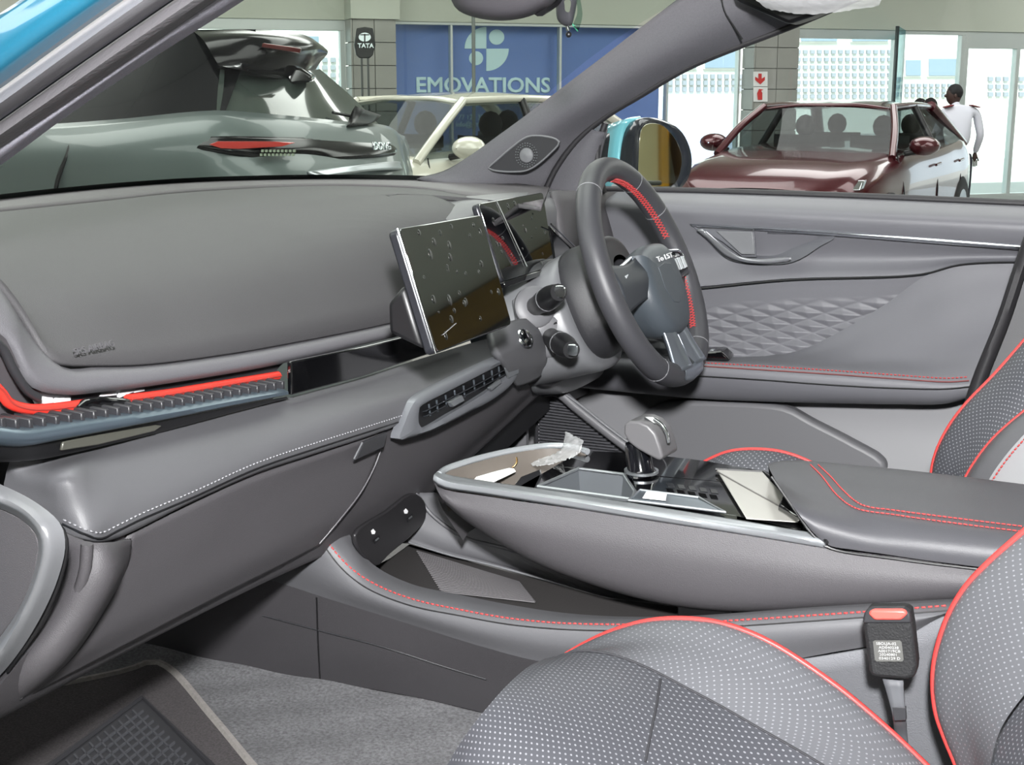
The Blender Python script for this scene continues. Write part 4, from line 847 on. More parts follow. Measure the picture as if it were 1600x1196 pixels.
for sd_ in (-1, 1):
    loft('spoke', [[SW(sd_ * .05, .022, .005), SW(sd_ * .05, -.005, .014), SW(sd_ * .05, -.03, .005)], [SW(sd_ * .10, .016, .004), SW(sd_ * .10, -.008, .011), SW(sd_ * .10, -.034, .004)], [SW(sd_ * .155, .024, 0), SW(sd_ * .155, -.01, .006), SW(sd_ * .155, -.044, 0)]], M('spoke_grey', (48, 51, 56), .45), wh, 12, 12, thick=-.012)
    tube('spoke_trim', [SW(sd_ * .06, .026, .010), SW(sd_ * .10, .02, .010), SW(sd_ * .142, .012, .012), SW(sd_ * .145, -.016, .012)], .003, chrome, wh, 8, 16)
    pad = slab('button_pad', [SW(sd_ * .07, .014, .012), SW(sd_ * .132, .008, .012), SW(sd_ * .135, -.022, .012), SW(sd_ * .075, -.026, .012)], nW * .006, gloss, wh, .003, 'gloss button pad')
    for k in range(3): slab('button', [SW(sd_ * (.080 + k * .018), .006, .0185), SW(sd_ * (.092 + k * .018), .005, .0185), SW(sd_ * (.092 + k * .018), -.012, .0185), SW(sd_ * (.080 + k * .018), -.013, .0185)], nW * .001, M('button_mark', (200, 205, 208), .4), pad, 0)
text('lettering', 'To LST', SW(-.026, .008, .0335), sW, uW, .011, white_p, wh, .0006, 2.1, .01, 'small white letters on the airbag cover')
for e in (-1, 1):
    loft('lower_spoke', [[SW(e * .022 - .014, -.07, .002), SW(e * .022, -.07, .010), SW(e * .022 + .014, -.07, .002)], [SW(e * .026 - .016, -.11, .004), SW(e * .026, -.11, .014), SW(e * .026 + .016, -.11, .004)], [SW(e * .032 - .022, -.150, .004), SW(e * .032, -.150, .020), SW(e * .032 + .022, -.150, .004)]], M('dark_chrome', (165, 172, 182), .28, .9), wh, 12, 14, thick=-.008, label='polished lower spoke')
slab('lower_insert', [SW(-.036, -.132, .004), SW(.036, -.132, .004), SW(.034, -.150, .010), (SW(-.034, -.150, .010))], nW * .008, gloss, wh, .002)
loft('rim_badge', [[rimp(math.pi - .26 + .52 * i / 8, R_, 0) + (nW * .0188 if k == 1 else (uW * .016 + nW * .009 if k == 0 else -uW * .013 + nW * .013)) for i in range(9)] for k in range(3)], M('dark_chrome', (120, 128, 138)), wh, 20, 8, thick=.001, label='polished plate on rim bottom')
# ================================================================== FAR DOOR
door_l = M('door_leather_lightened', (98, 98, 103), .46, bump=.25, bscale=1400, vary=.04, vscale=3)  # cabin leather copied lighter, in place of window light on the far door
door = bpy.data.objects.new('door', None); col.objects.link(door); door['label'] = 'inside of the closed driver door'; door.parent = shell
u0 = Y(2.285, (838, 300), (950, 299), (1075, 301), (1320, 309), (1640, 323))
u1 = Y(2.25, (840, 303), (950, 303), (1075, 306), (1320, 315), (1640, 329))
u2 = Y(2.195, (845, 318), (950, 320), (1075, 326), (1320, 338), (1640, 352))
u3 = Y(2.20, (850, 335), (960, 340), (1085, 350), (1320, 364), (1640, 385))
u4 = Y(2.215, (850, 380), (960, 395), (1085, 400), (1320, 405), (1640, 402))
u5 = Y(2.20, (850, 450), (960, 458), (1085, 450), (1230, 436), (1440, 427), (1500, 413), (1640, 408))
loft('upper_panel', [u0, u1, u2, u3, u4, u5, vadd(u5, (0, .012, -.002))], door_l, door, 70, 36)
slab('door_skin', Y(2.30, (800, 302), (1075, 304), (1640, 326), (1640, 900), (800, 900)), (0, .05, 0), teal, door, .0)
tube('window_seal', vadd(u0, (0, .0, .003)), .006, rubber, door, 8, 30)
# window glass
loft('window_glass', [[Vector((-1.02, 2.30, -.16)), Vector((.0, 2.30, -.17))], [Vector((-.78, 2.26, .04)), Vector((.0, 2.26, .04))], [Vector((-.50, 2.20, .20)), Vector((.0, 2.20, .22))]], doorg, door, 10, 8)
# mirror triangle
loft('mirror_triangle', [Y(2.20, (856, 302), (872, 265), (900, 225), (926, 203)), Y(2.195, (890, 302), (905, 270), (922, 235), (935, 205)), Y(2.21, (944, 302), (936, 270), (936, 235), (942, 200))], pillar_m, door, 16, 10, thick=-.01)
tube('triangle_edge', Y(2.2, (944, 302), (934, 262), (934, 230), (946, 192)), .006, rubber, door, 8, 12)
# chrome strip and pull
loft('chrome_strip', [Y(2.188, (1078, 349), (1180, 354), (1320, 362), (1450, 371), (1640, 385)), Y(2.182, (1079, 351), (1180, 357), (1320, 366), (1450, 376), (1640, 390)), Y(2.19, (1082, 354), (1180, 360), (1320, 370), (1450, 380), (1640, 394))], chrome, door, 50, 6, label='bright chrome strip')
hout = cr(Y(2.196, (1083, 354), (1108, 378), (1132, 401), (1150, 409), (1190, 413), (1228, 412), (1250, 405), (1280, 386), (1306, 369), (1200, 361)), 61)
cup = loft('handle_recess', [hout, [p.lerp(Y(2.235, (1190, 385))[0], .45) for p in hout], [p.lerp(Y(2.245, (1190, 385))[0], .85) for p in hout]], M('recess_satin', (92, 93, 98), .32), door, 60, 10, label='satin handle recess')
slab('handle_recess', [Y(2.194, (a, b))[0] for a, b in ((1090, 356), (1118, 360), (1178, 362), (1182, 402), (1160, 402), (1128, 378))], (0, .004, 0), M('recess_satin', (92, 93, 98), .32), door, .001)
loft('pull_lever', [Y(2.18, (1090, 358), (1120, 380), (1148, 398), (1180, 404), (1236, 401)), Y(2.165, (1100, 360), (1130, 385), (1155, 402), (1190, 408), (1236, 405)), Y(2.18, (1106, 374), (1134, 400), (1160, 409), (1195, 412), (1230, 409))], M('lever_silver', (196, 198, 202), .28, .6), door, 40, 8, thick=.003, label='chrome inner door lever')
slab('lever_flap', Y(2.185, (1118, 361), (1176, 362), (1180, 398), (1158, 398)), (0, .003, 0), satin, door, .002)
# quilted insert
ia = Y(2.205, (960, 462), (1085, 454), (1230, 440), (1440, 431), (1470, 424))
ib = Y(2.20, (960, 570), (1085, 566), (1160, 566), (1230, 565), (1300, 560))
def quilt(u, v, p):
    a = (p.x * 1.0 + .9) / .062 + (p.z + .5) * 6; b = (p.z + .5) / .0205; k = .9
    q1 = abs(((a + b * k) % 1) - .5) * 2; q2 = abs(((a - b * k) % 1) - .5) * 2
    h = min(q1, q2); m = max(0, min(1, (v - .22) * 5)); return Vector((0, -.0055 * h * m, .0))
loft('quilted_insert', [ia, [a.lerp(b, .5) + Vector((0, .008, 0)) for a, b in zip(cr(ia, 8), cr(ib, 8))], ib], door_l, door, 220, 110, disp=quilt, label='panel moulded in diamond facets')
tube('insert_seam', vadd(Y(2.196, (960, 460), (1085, 452), (1230, 438), (1440, 429), (1500, 414), (1640, 409)), (0, 0, 0)), .0018, black, door, 6, 50)
# armrest with rear wing
w0 = Y(2.20, (900, 556), (1085, 557), (1180, 557), (1245, 549), (1290, 530), (1380, 478), (1445, 432), (1500, 413), (1600, 409), (1650, 408))
w1 = Y(2.185, (900, 559), (1085, 560), (1190, 560), (1270, 552), (1330, 535), (1420, 500), (1480, 470), (1540, 455), (1600, 450), (1650, 450))
w2 = Y(2.15, (900, 561), (1085, 563), (1190, 565), (1280, 565), (1370, 562), (1440, 556), (1500, 545), (1560, 530), (1600, 525), (1650, 520))
w3 = Y(2.085, (900, 560), (1085, 567), (1190, 573), (1300, 580), (1400, 587), (1480, 592), (1525, 590), (1580, 586), (1620, 585), (1660, 585))
w4 = Y(2.075, (900, 568), (1085, 576), (1190, 583), (1300, 590), (1400, 596), (1480, 601), (1525, 600), (1580, 596), (1620, 596), (1660, 596))
w5 = Y(2.078, (900, 590), (1085, 600), (1190, 608), (1300, 616), (1400, 622), (1480, 624), (1525, 615), (1580, 612), (1620, 612), (1660, 612))
w6 = Y(2.10, (900, 605), (1085, 622), (1190, 627), (1300, 630), (1400, 632), (1480, 631), (1525, 620), (1580, 618), (1620, 618), (1660, 618))
arm = loft('armrest', [w0, w1, w2, w3, w4, w5, w6, vadd(w6, (0, .10, -.004))], door_l, door, 90, 50, label='leather armrest sweeping up to the rear')
stitches('armrest_stitching', onto(arm, [(1060, 566), (1190, 573), (1300, 580), (1400, 587), (1480, 592), (1512, 590)], .001, 80), red_t, door, .0060, .0038, .0009)
tube('armrest_crease', Y(2.072, (1060, 570), (1190, 578), (1300, 585), (1400, 592), (1480, 597), (1514, 595)), .001, M('dark_red_line', (110, 50, 50), .6), door, 6, 50)
tube('armrest_crease', Y(2.072, (1060, 586), (1190, 594), (1300, 602), (1400, 607), (1480, 608), (1520, 604)), .0012, black, door, 6, 50)
sw_ = slab('window_switches', Y(2.14, (1085, 556), (1096, 543), (1135, 541), (1147, 552), (1147, 557)), (0, -.03, -.004), gloss, door, .004, 'gloss black window switch block')
slab('switch', Y(2.125, (1110, 552), (1112, 545), (1118, 545), (1118, 553)), (0, -.012, 0), silver, door, .001)
slab('switch', Y(2.125, (1122, 552), (1123, 545), (1130, 546), (1130, 553)), (0, -.012, 0), plast_d, door, .001)
# lower panel and pocket
q0 = Y(2.175, (800, 560), (960, 580), (1100, 610), (1300, 625), (1640, 625))
q1 = Y(2.165, (800, 660), (960, 660), (1100, 665), (1300, 680), (1640, 700))
q2 = Y(2.13, (800, 760), (960, 765), (1100, 770), (1300, 780), (1640, 790))
loft('lower_panel', [q0, q1, q2], M('door_plastic', (118, 118, 121), .5), door, 30, 12)
pk = Y(2.13, (940, 760), (990, 668), (1005, 646), (1030, 632), (1060, 628), (1215, 634), (1240, 642), (1262, 655), (1330, 690), (1382, 722), (1386, 738), (1370, 745), (1250, 770), (1100, 780))
slab('map_pocket', cr(pk, 61, True)[:-1], (0, .03, 0), M('pocket_plastic', (98, 98, 101), .5), door, .008, 'darker map pocket front', seg=3)
# door edge seal and centre pillar
loft('rear_seal', [Y(2.055, (1612, 350), (1596, 392), (1560, 500), (1520, 600), (1478, 745), (1470, 790)), Y(2.045, (1620, 350), (1603, 392), (1567, 500), (1527, 602), (1487, 745), (1479, 790)), Y(2.055, (1628, 350), (1611, 392), (1576, 500), (1536, 604), (1496, 745), (1488, 790))], rubber, door, 30, 6, thick=.004, label='black rubber rear seal')
pb_ = slab('pillar_trim', Y(2.06, (1660, -160), (1618, 330), (1604, 395), (1570, 500), (1530, 604), (1490, 760), (1800, 800), (1800, -160)), (0, .03, 0), M('b_pillar', (84, 84, 86), .55, bump=.3, bscale=900), shell, .002, 'grey centre pillar trim')
tube('edge_trim', Y(2.05, (1618, 330), (1604, 395), (1570, 500), (1530, 604), (1490, 745)), .003, black, shell, 6, 20)
# ribbed speaker and brace in front of the door
kp = T('kick_panel', 'ribbed speaker panel with diagonal frame left of the gear selector', 'speaker panel')
slab('backing', Y(2.0, (838, 616), (862, 614), (905, 650), (985, 706), (985, 760), (830, 760)), (0, .015, 0), plast_d, kp, .003)
its = []
for i in range(26):
    y0 = 624 + i * 4.6; x0 = 846 + 0.0 * i
    xr = min(982, 876 + max(0, (y0 - 618)) * 1.30)
    a, b, c = Y(1.999, (x0, y0), (xr, y0 + 3 + (xr - x0) * .08), (x0, y0 + 2.2)); its.append((a, b - a, c - a, Vector((0, -.006, 0))))
bumps('speaker_ribs', its, M('rib_grey', (70, 70, 74), .4), kp)
tube('frame_brace', Y(1.97, (850, 612), (870, 612), (900, 636), (945, 672), (990, 706)), .009, plast_l, kp, 10, 24, label='diagonal grey frame bar')
tube('frame_edge', Y(1.965, (868, 606), (905, 632), (950, 668), (996, 702)), .0025, satin, kp, 8, 24)
tube('panel_edge', Y(1.99, (823, 616), (822, 700), (822, 760)), .0016, satin, kp, 6, 8)
stitches('perforation', Y(1.985, (842, 622), (842, 700)), grey_t, kp, .006, .002, .0008)
# ------------------------------------------------------------------ side mirror
mr = T('side_mirror', 'teal and black door mirror beyond the window glass', 'side mirror')
mo_ = [(948, 238), (952, 205), (975, 187), (1004, 181), (1042, 184), (1072, 204), (1085, 238), (1083, 270), (1067, 297), (1030, 302), (980, 300), (950, 290)]
def msh(k, dx, y, px0=1015, py0=243): return cr(Y(y, *[((a - px0) * k + px0 + dx, (b - py0) * k + py0) for a, b in mo_]), 37, True)
gl_ = [(1000, 292), (997, 240), (1002, 200), (1012, 193), (1032, 195), (1052, 214), (1063, 238), (1064, 258), (1056, 284), (1040, 294), (1018, 296)]
MP = (Y(2.43, (1030, 240))[0], (.75, -.66, .03))
glr = cr(PL(MP[0], MP[1], *gl_), 37, True)
bez = cr(PL(MP[0] + Vector((.004, -.004, 0)), MP[1], (992, 296), (989, 240), (996, 196), (1008, 187), (1036, 188), (1064, 205), (1080, 240), (1078, 272), (1062, 296), (1030, 302), (1010, 302)), 37, True)
bk_ = [b + Vector((-.03, .02, 0)) for b in bez]; bkc = sum(bk_[:-1], Vector()) / 36
loft('housing', [glr, bez, bk_, [p.lerp(bkc + Vector((-.09, .02, 0)), .35) + Vector((-.03, 0, 0)) for p in bk_], [p.lerp(bkc + Vector((-.10, .02, 0)), .85) + Vector((-.05, 0, 0)) for p in bk_]], M('housing_black', (28, 30, 36), .2, coat=.6), mr, 48, 20, label='black mirror housing')
tc0 = Y(2.42, (1002, 184), (992, 200), (987, 240), (990, 296)); tc1 = Y(2.40, (975, 187), (968, 210), (962, 245), (962, 296)); tc2 = Y(2.44, (948, 196), (944, 215), (940, 245), (940, 296))
loft('cap', [tc0, tc1, tc2], M('teal_cap', (104, 168, 178), .28, .1, coat=1), mr, 16, 12, thick=.006, label='pale teal painted cap')
slab('mirror_glass', [p + Vector((.002, -.002, 0)) for p in glr[:-1]], (-.003, .003, 0), M('mirror', (225, 225, 215), .02, 1), mr, .0005, 'mirror glass')
tube('arm', [Vector((-.86, 2.31, -.17)), Y(2.42, (990, 298))[0] + Vector((-.02, 0, -.01))], .02, black, mr, 10, 6)
# ================================================================== TUNNEL AND FLOATING CONSOLE
tn = T('tunnel_console', 'lower console tunnel with red stitched leather edge and open tray', 'console')
t0 = Y(1.30, (470, 800), (520, 812), (548, 838), (580, 880), (640, 912), (720, 930), (800, 946), (900, 960), (1040, 964), (1300, 947), (1494, 936), (1560, 934))
t05 = Y(1.275, (460, 812), (512, 828), (545, 858), (580, 898), (640, 924), (720, 942), (800, 958), (900, 968), (1040, 969), (1300, 952), (1494, 941), (1560, 939))
t1 = Y(1.258, (455, 826), (506, 845), (537, 880), (575, 912), (640, 938), (720, 956), (800, 970), (900, 978), (1040, 979), (1300, 963), (1486, 950), (1560, 945))
t2 = Y(1.25, (430, 860), (490, 885), (560, 925), (640, 955), (720, 978), (800, 995), (900, 1008), (1040, 1008), (1240, 995), (1350, 985), (1440, 970), (1490, 955))
t3 = Y(1.262, (390, 900), (430, 909), (500, 932), (580, 957), (660, 982), (750, 1010), (855, 1036), (1040, 1046), (1180, 1040), (1300, 1020), (1400, 1000), (1486, 957))
ledge = loft('leather_edge', [t0, t05, t1, t2, t3], leather, tn, 80, 30, label='padded leather tunnel edge')
stitches('red_stitching', onto(ledge, [(512, 848), (537, 878), (575, 908), (640, 936), (720, 954), (800, 968), (900, 976), (1040, 976), (1300, 961), (1480, 948)], .0008, 120), red_t, tn, .0062, .0040, .0010)
tube('edge_seam', onto(ledge, [(508, 856), (533, 888), (572, 919), (638, 946), (720, 963), (800, 977), (900, 985), (1040, 985), (1300, 969), (1480, 955)], .0002, 120), .0008, black, tn, 6)
v0 = Y(1.262, (330, 885), (400, 902), (430, 909), (500, 932), (580, 957), (660, 982), (750, 1010), (855, 1036), (1040, 1050))
v1 = Y(1.30, (290, 950), (360, 975), (430, 985), (500, 1000), (580, 1020), (660, 1035), (750, 1055), (870, 1090), (1040, 1110))
v2 = Y(1.35, (180, 990), (250, 1018), (370, 1049), (500, 1063), (580, 1077), (660, 1092), (750, 1113), (900, 1150), (1040, 1180))
spn = loft('side_panel', [v0, v1, v2], plast, tn, 50, 20)
tube('panel_joint', onto(spn, [(495, 934), (497, 1000), (500, 1060)], .0003), .0011, black, tn, 6)
tube('panel_crease', onto(spn, [(410, 962), (497, 985), (600, 1012), (700, 1044), (760, 1062)], .0), .0012, plast_d, tn, 6)
x0 = Y(1.262, (1180, 1040), (1300, 1022), (1400, 1001), (1486, 957), (1640, 930)); x1 = Y(1.33, (1100, 1230), (1250, 1240), (1400, 1250), (1500, 1260), (1660, 1260))
loft('rear_panel', [x0, x1], M('panel_cloth', (100, 101, 105), .7, bump=.8, bscale=700), tn, 20, 10, thick=-.003, label='grained grey rear panel')
# tray
tf = Z(-.575, (575, 890), (610, 872), (640, 850), (700, 868), (800, 895), (950, 935), (1060, 948), (1060, 975), (900, 975), (700, 945), (600, 925))
slab('tray_floor', tf, (0, 0, -.01), M('tray_dark', (46, 44, 44), .6, bump=.3, bscale=400), tn, .001)
mt_ = Z(-.572, (652, 862), (812, 911), (838, 943), (770, 946), (692, 928))
its = []
for i in range(22):
    k = i / 22
    a = mt_[0].lerp(mt_[4], k); b = mt_[1].lerp(mt_[2], k); its.append((a, b - a, Vector((.0, -.0022, 0)), Vector((0, 0, .0015))))
bumps('ribbed_mat', its, M('mat_rib', (92, 90, 92), .5), tn)
iw0 = Y(1.47, (640, 762), (652, 770), (680, 770), (720, 780), (800, 800), (900, 840), (1045, 925))
iw1 = Y(1.45, (625, 800), (650, 820), (690, 845), (740, 862), (820, 890), (900, 918), (1045, 947))
iw2 = Y(1.43, (610, 850), (640, 848), (700, 866), (770, 882), (850, 904), (950, 934), (1045, 949))
loft('tray_wall', [iw0, iw1, iw2], leather, tn, 30, 12, thick=.003, label='inner tray wall')
tube('tray_rim', Y(1.458, (632, 768), (650, 772), (672, 802), (720, 837), (800, 860), (880, 885)), .0025, leather, tn, 8, 30)
tube('wall_foot_line', Y(1.425, (640, 848), (700, 867), (770, 884), (850, 906), (950, 935), (1045, 950)), .0012, satin, tn, 6, 30)
usb = slab('socket_panel', cr(X(-.80, (548, 836), (600, 797), (636, 771), (650, 774), (660, 790), (660, 806), (648, 826), (600, 868), (584, 884), (570, 878)), 41, True)[:-1], (.006, 0, 0), M('socket_black', (34, 33, 35), .4), tn, .002, 'black panel with charging sockets')
for (a, b) in ((583, 831), (634, 799)):
    slab('socket_mark', X(-.793, (a - 3.4, b - 1), (a, b - 4), (a + 3.4, b), (a + 2, b + 4), (a - 2, b + 4)), (.0004, 0, 0), white_p, usb, 0)
for (a, b) in ((588, 842), (640, 808)):
    so = slab('socket', X(-.793, (a - 5, b + 3), (a + 4, b - 5), (a + 6, b), (a - 3, b + 8)), (.0006, 0, 0), black, usb, 0)
    slab('contact', X(-.792, (a - 2, b + 2), (a + 3, b - 2), (a + 4, b), (a - 1, b + 4)), (.0006, 0, 0), silver, so, 0)
box('tray_front', (-.87, 1.31, -.58), (-.86, 1.62, -.44), black, tn, 0)
# floating console
cs = T('centre_console', 'floating centre console with silver trim, gloss black deck and leather lid', 'console')
yn = 1.30
k0 = Y(1.302, (677, 752), (686, 762), (760, 776), (900, 796), (1000, 812), (1150, 834), (1290, 857), (1400, 871), (1545, 890), (1620, 900))
k1 = Y(1.292, (686, 772), (712, 790), (790, 815), (900, 842), (1010, 862), (1150, 882), (1290, 900), (1400, 908), (1540, 915), (1620, 920))
k2 = Y(1.305, (695, 785), (722, 808), (790, 848), (860, 883), (1010, 930), (1130, 948), (1290, 946), (1400, 942), (1500, 936), (1620, 930))
k3 = Y(1.345, (700, 785), (730, 810), (792, 852), (862, 887), (1010, 936), (1130, 953), (1290, 951), (1400, 947), (1500, 941), (1620, 934))
loft('side_skin', [k0, k1, k2, k3, vadd(k3, (0, .14, .004))], plast, cs, 70, 30)
nz = cr(Z(-.455, (677, 752), (690, 738), (740, 722), (820, 704)), 12)
loft('nose_skin', [nz, [p + Vector((.01, .0, -.03)) for p in nz], [p + Vector((.04, 0, -.07)) for p in nz]], plast, cs, 12, 8)
f0 = Z(-.434, (686, 736), (700, 742), (760, 752), (900, 772), (1000, 788), (1150, 812), (1280, 834))
f1 = Y(1.296, (677, 745), (696, 754), (760, 764), (900, 785), (1000, 801), (1150, 825), (1290, 848))
f2 = Y(1.302, (677, 754), (690, 762), (760, 774), (900, 796), (1000, 812), (1150, 835), (1292, 858))
loft('trim_edge', [f0, f1, f2], M('console_silver', (176, 180, 184), .3, .55), cs, 60, 10, thick=.001, label='silver trim along the near edge')
tube('trim_edge', Z(-.435, (686, 742), (696, 734), (730, 722), (780, 709), (830, 700), (860, 697), (890, 698), (918, 706)), .0042, M('console_silver', (176, 180, 184), .3, .55), cs, 10, 40, label='silver trim round the front')
dk_ = Z(-.440, (820, 768), (866, 728), (905, 704), (1000, 708), (1100, 720), (1205, 738), (1262, 800), (1292, 846), (1150, 818), (1000, 792), (900, 778))
# deck as a frame round the cup recess: four slabs
slab('deck', Z(-.440, (905, 704), (1000, 708), (1100, 720), (1205, 738), (1230, 765), (1115, 752), (1000, 742), (900, 732), (866, 729)), (0, 0, -.012), gloss, cs, .001, 'gloss black deck')
slab('deck', Z(-.440, (985, 742), (1115, 752), (1230, 765), (1262, 800), (1292, 846), (1150, 822), (1150, 806), (1000, 784)), (0, 0, -.012), gloss, cs, .001)
slab('deck', Z(-.440, (826, 764), (850, 762), (985, 783), (1150, 806), (1292, 838), (1292, 848), (1150, 824), (1000, 800), (820, 771)), (0, 0, -.012), gloss, cs, .001)
slab('deck', Z(-.440, (800, 766), (866, 729), (900, 732), (840, 764)), (0, 0, -.012), gloss, cs, .001)
# front tray
fl_ = Z(-.478, (690, 760), (720, 738), (800, 716), (860, 706), (915, 716), (880, 745), (800, 775))
slab('front_tray', fl_, (0, 0, -.006), M('tray_brown', (92, 86, 80), .6), cs, 0, 'brownish front tray floor')
fr_t = Z(-.437, (690, 740), (730, 727), (800, 709), (860, 701), (915, 708)); loft('tray_side', [fr_t, vadd(fr_t, (.01, -.004, -.045))], M('tray_brown', (92, 86, 80), .6), cs, 20, 4)
slab('tray_divider', Z(-.44, (800, 762), (812, 745), (846, 732), (846, 745), (836, 766)), (0, 0, -.03), gloss, cs, .002)
# cup recess
rim = Z(-.4385, (840, 762), (904, 734), (974, 743), (992, 770), (984, 782))
bot = [p + Vector((.004 if i in (0, 1) else -.004, 0, -.05)) for i, p in enumerate(rim)]
for i in range(5):
    a, b, c, d = rim[i], rim[(i + 1) % 5], bot[(i + 1) % 5], bot[i]
    slab('recess_wall', [a, b, c, d], Vector((0, 0, .0)) + (b - a).cross(d - a).normalized() * .001, M('recess_metal', (112, 116, 120), .3, .5), cs, 0)
slab('recess_floor', bot, (0, 0, -.002), plast_d, cs, 0)
tube('recess_rim', vadd(rim + [rim[0]], (0, 0, .001)), .0022, silver, cs, 8)
slab('small_tray', Z(-.4375, (982, 781), (1000, 766), (1092, 778), (1134, 801), (1060, 794)), (0, 0, .002), silver_d, cs, .001, 'shallow metal tray')
slab('small_tray_floor', Z(-.4345, (1004, 779), (1010, 769), (1042, 773), (1040, 783)), (0, 0, .0006), white_p, cs, 0)
tube('tray_lip', Z(-.435, (982, 782), (1000, 766), (1092, 778), (1134, 801), (982, 782)), .0016, silver, cs, 6)
for k in range(5):
    a = 1040 + k * 17; slab('deck_switch', Z(-.4375, (a, 756 + k * 2.4), (a + 12, 757.5 + k * 2.4), (a + 15, 764 + k * 2.4), (a + 3, 762.5 + k * 2.4)), (0, 0, .0015), M('switch_gloss', (30, 31, 34), .2), cs, .0008)
ch = slab('charging_pad', Z(-.437, (1120, 736), (1192, 740), (1236, 788), (1252, 818), (1166, 812)), (0, 0, .0015), M('charge_pad', (186, 184, 178), .25, .3), cs, .001, 'pale filmed charging pad')
tube('pad_line', Z(-.435, (1120, 737), (1170, 765), (1228, 797)), .0009, M('line_grey', (90, 88, 86), .4), ch, 6)
slab('pad_knob', Z(-.436, (1216, 800), (1222, 786), (1238, 788), (1256, 806), (1250, 820)), (0, 0, .008), gloss, ch, .002)
tube('deck_edge', Z(-.436, (1118, 734), (1192, 738), (1212, 752), (1262, 812), (1292, 848)), .002, black, cs, 6)
# leather lid
a0 = Z(-.418, (1200, 728), (1218, 722), (1262, 722), (1330, 728), (1450, 740), (1660, 766))
a1 = Z(-.410, (1203, 735), (1232, 735), (1285, 742), (1340, 756), (1440, 770), (1660, 798))
a2 = Z(-.411, (1210, 748), (1245, 762), (1290, 775), (1336, 794), (1420, 806), (1660, 836))
a3 = Y(1.310, (1226, 775), (1262, 795), (1300, 808), (1350, 818), (1420, 824), (1660, 850))
a4 = Y(1.294, (1245, 800), (1275, 820), (1310, 832), (1360, 845), (1430, 852), (1660, 876))
a5 = Y(1.296, (1268, 830), (1294, 852), (1330, 859), (1380, 866), (1440, 875), (1660, 902))
lid = loft('lid', [vadd(a0, (0, .02, -.03)), a0, a1, a2, a3, a4, a5], M('lid_leather', (70, 70, 74), .48, bump=.25, bscale=1400, vary=.05, vscale=3), cs, 50, 36, label='dark leather console lid')
st1 = Z(-.4085, (1262, 724), (1284, 745), (1308, 775), (1336, 793), (1400, 802), (1500, 815), (1660, 834))
st2 = Z(-.4085, (1276, 724), (1298, 744), (1318, 768), (1344, 788), (1400, 796), (1500, 808), (1660, 827))
stitches('red_stitching', onto(lid, [(1266, 727), (1284, 745), (1308, 775), (1336, 795), (1400, 806), (1500, 820), (1598, 832)], .0008, 80), red_t, cs, .0050, .0038, .0008); stitches('red_stitching', onto(lid, [(1278, 727), (1298, 746), (1320, 770), (1346, 790), (1400, 799), (1500, 812), (1598, 824)], .0008, 80), red_t, cs, .0050, .0038, .0008)
tube('lid_gap', Y(1.3, (1205, 745), (1240, 795), (1268, 834), (1292, 855), (1400, 874), (1545, 892)), .0014, black, cs, 6, 40)
box('core', (-.50, 1.36, -.53), (.1, 1.50, -.47), black, cs, 0)
# gear selector
gs = T('gear_selector', 'grey and chrome gear selector knob standing on the gloss black deck', 'gear selector')
gb = Z(-.440, (1002, 742))[0]; gt = gb + Vector((-.006, 0, .034))
lathe('stem', gb, (gt - gb), [(.020, 0), (.018, .004), (.0155, .008), (.0155, .030), (.013, .04)], M('stem_black', (16, 17, 22), .12, .4, coat=1), gs, 24, 'gloss black stem')
tube('stem_ring', [gb + Vector((0, 0, .003)), gb + Vector((0, 0, .006))], .0205, silver, gs, 24)
yk = gb.y
kk = lambda *p, y=0: Y(yk + y, *p)
kn = kk((974, 678), (975, 663), (983, 658), (998, 659), (1012, 665), (1024, 678), (1032, 700), (1036, 716), (1030, 721), (1012, 712), (996, 703), (982, 692), y=-.022)
slab('knob', kn, (.004, .045, .0), M('knob_grey', (86, 85, 87), .42), gs, .006, 'satin grey wedge knob', seg=4)
slab('knob_button', kk((1006, 655, yk - .008), (1020, 655, yk + .01), (1034, 666, yk + .01), (1022, 666, yk - .008)), (0, 0, .003), M('button_black', (40, 42, 44), .2, coat=1), gs, .001)
tube('knob_chrome', kk((1022, 655), (1034, 664), (1043, 680), (1045, 692), y=-.014), .0024, chrome, gs, 8, 12)
# things in the tray
tag(slab('paper_card', Z(-.455, (738, 754), (752, 738), (768, 731), (803, 734), (806, 738), (766, 757)), (0, 0, .0015), M('card_white', (238, 238, 236), .6), None, .0004), 'white card lying in the front console tray', 'card')
kr_ = T('key_ring', 'small brass coloured key ring behind the white card', 'key ring')
rc_ = Z(-.452, (795, 726))[0]
tube('ring', [rc_ + Vector((math.cos(a) * .011, math.sin(a) * .006, math.sin(a) * .008 + .004)) for a in [i * math.pi / 10 for i in range(21)]], .0013, M('brass', (196, 160, 110), .2, 1), kr_, 8, closed=True)
slab('fob', Z(-.458, (760, 729), (772, 722), (786, 722), (796, 730), (780, 734)), (0, 0, .006), M('fob_blue', (58, 60, 74), .3), kr_, .002)
bagm = film('clear_film', .55, .30)
rnd = random.Random(3)
bg = loft('plastic_wrapper', [Y(1.5, (826, 723), (850, 716), (875, 706), (884, 674)), Y(1.48, (832, 728), (858, 716), (885, 696), (898, 682)), Y(1.46, (845, 728), (866, 720), (890, 708), (911, 690)), Y(1.45, (858, 726), (880, 720), (900, 712), (908, 704))], bagm, None, 26, 22, disp=lambda u, v, p: Vector((rnd.uniform(-1, 1), rnd.uniform(-1, 1), rnd.uniform(-1, 1))) * .0012)
tag(bg, 'crumpled clear plastic wrapper sticking up from the console tray', 'wrapper')
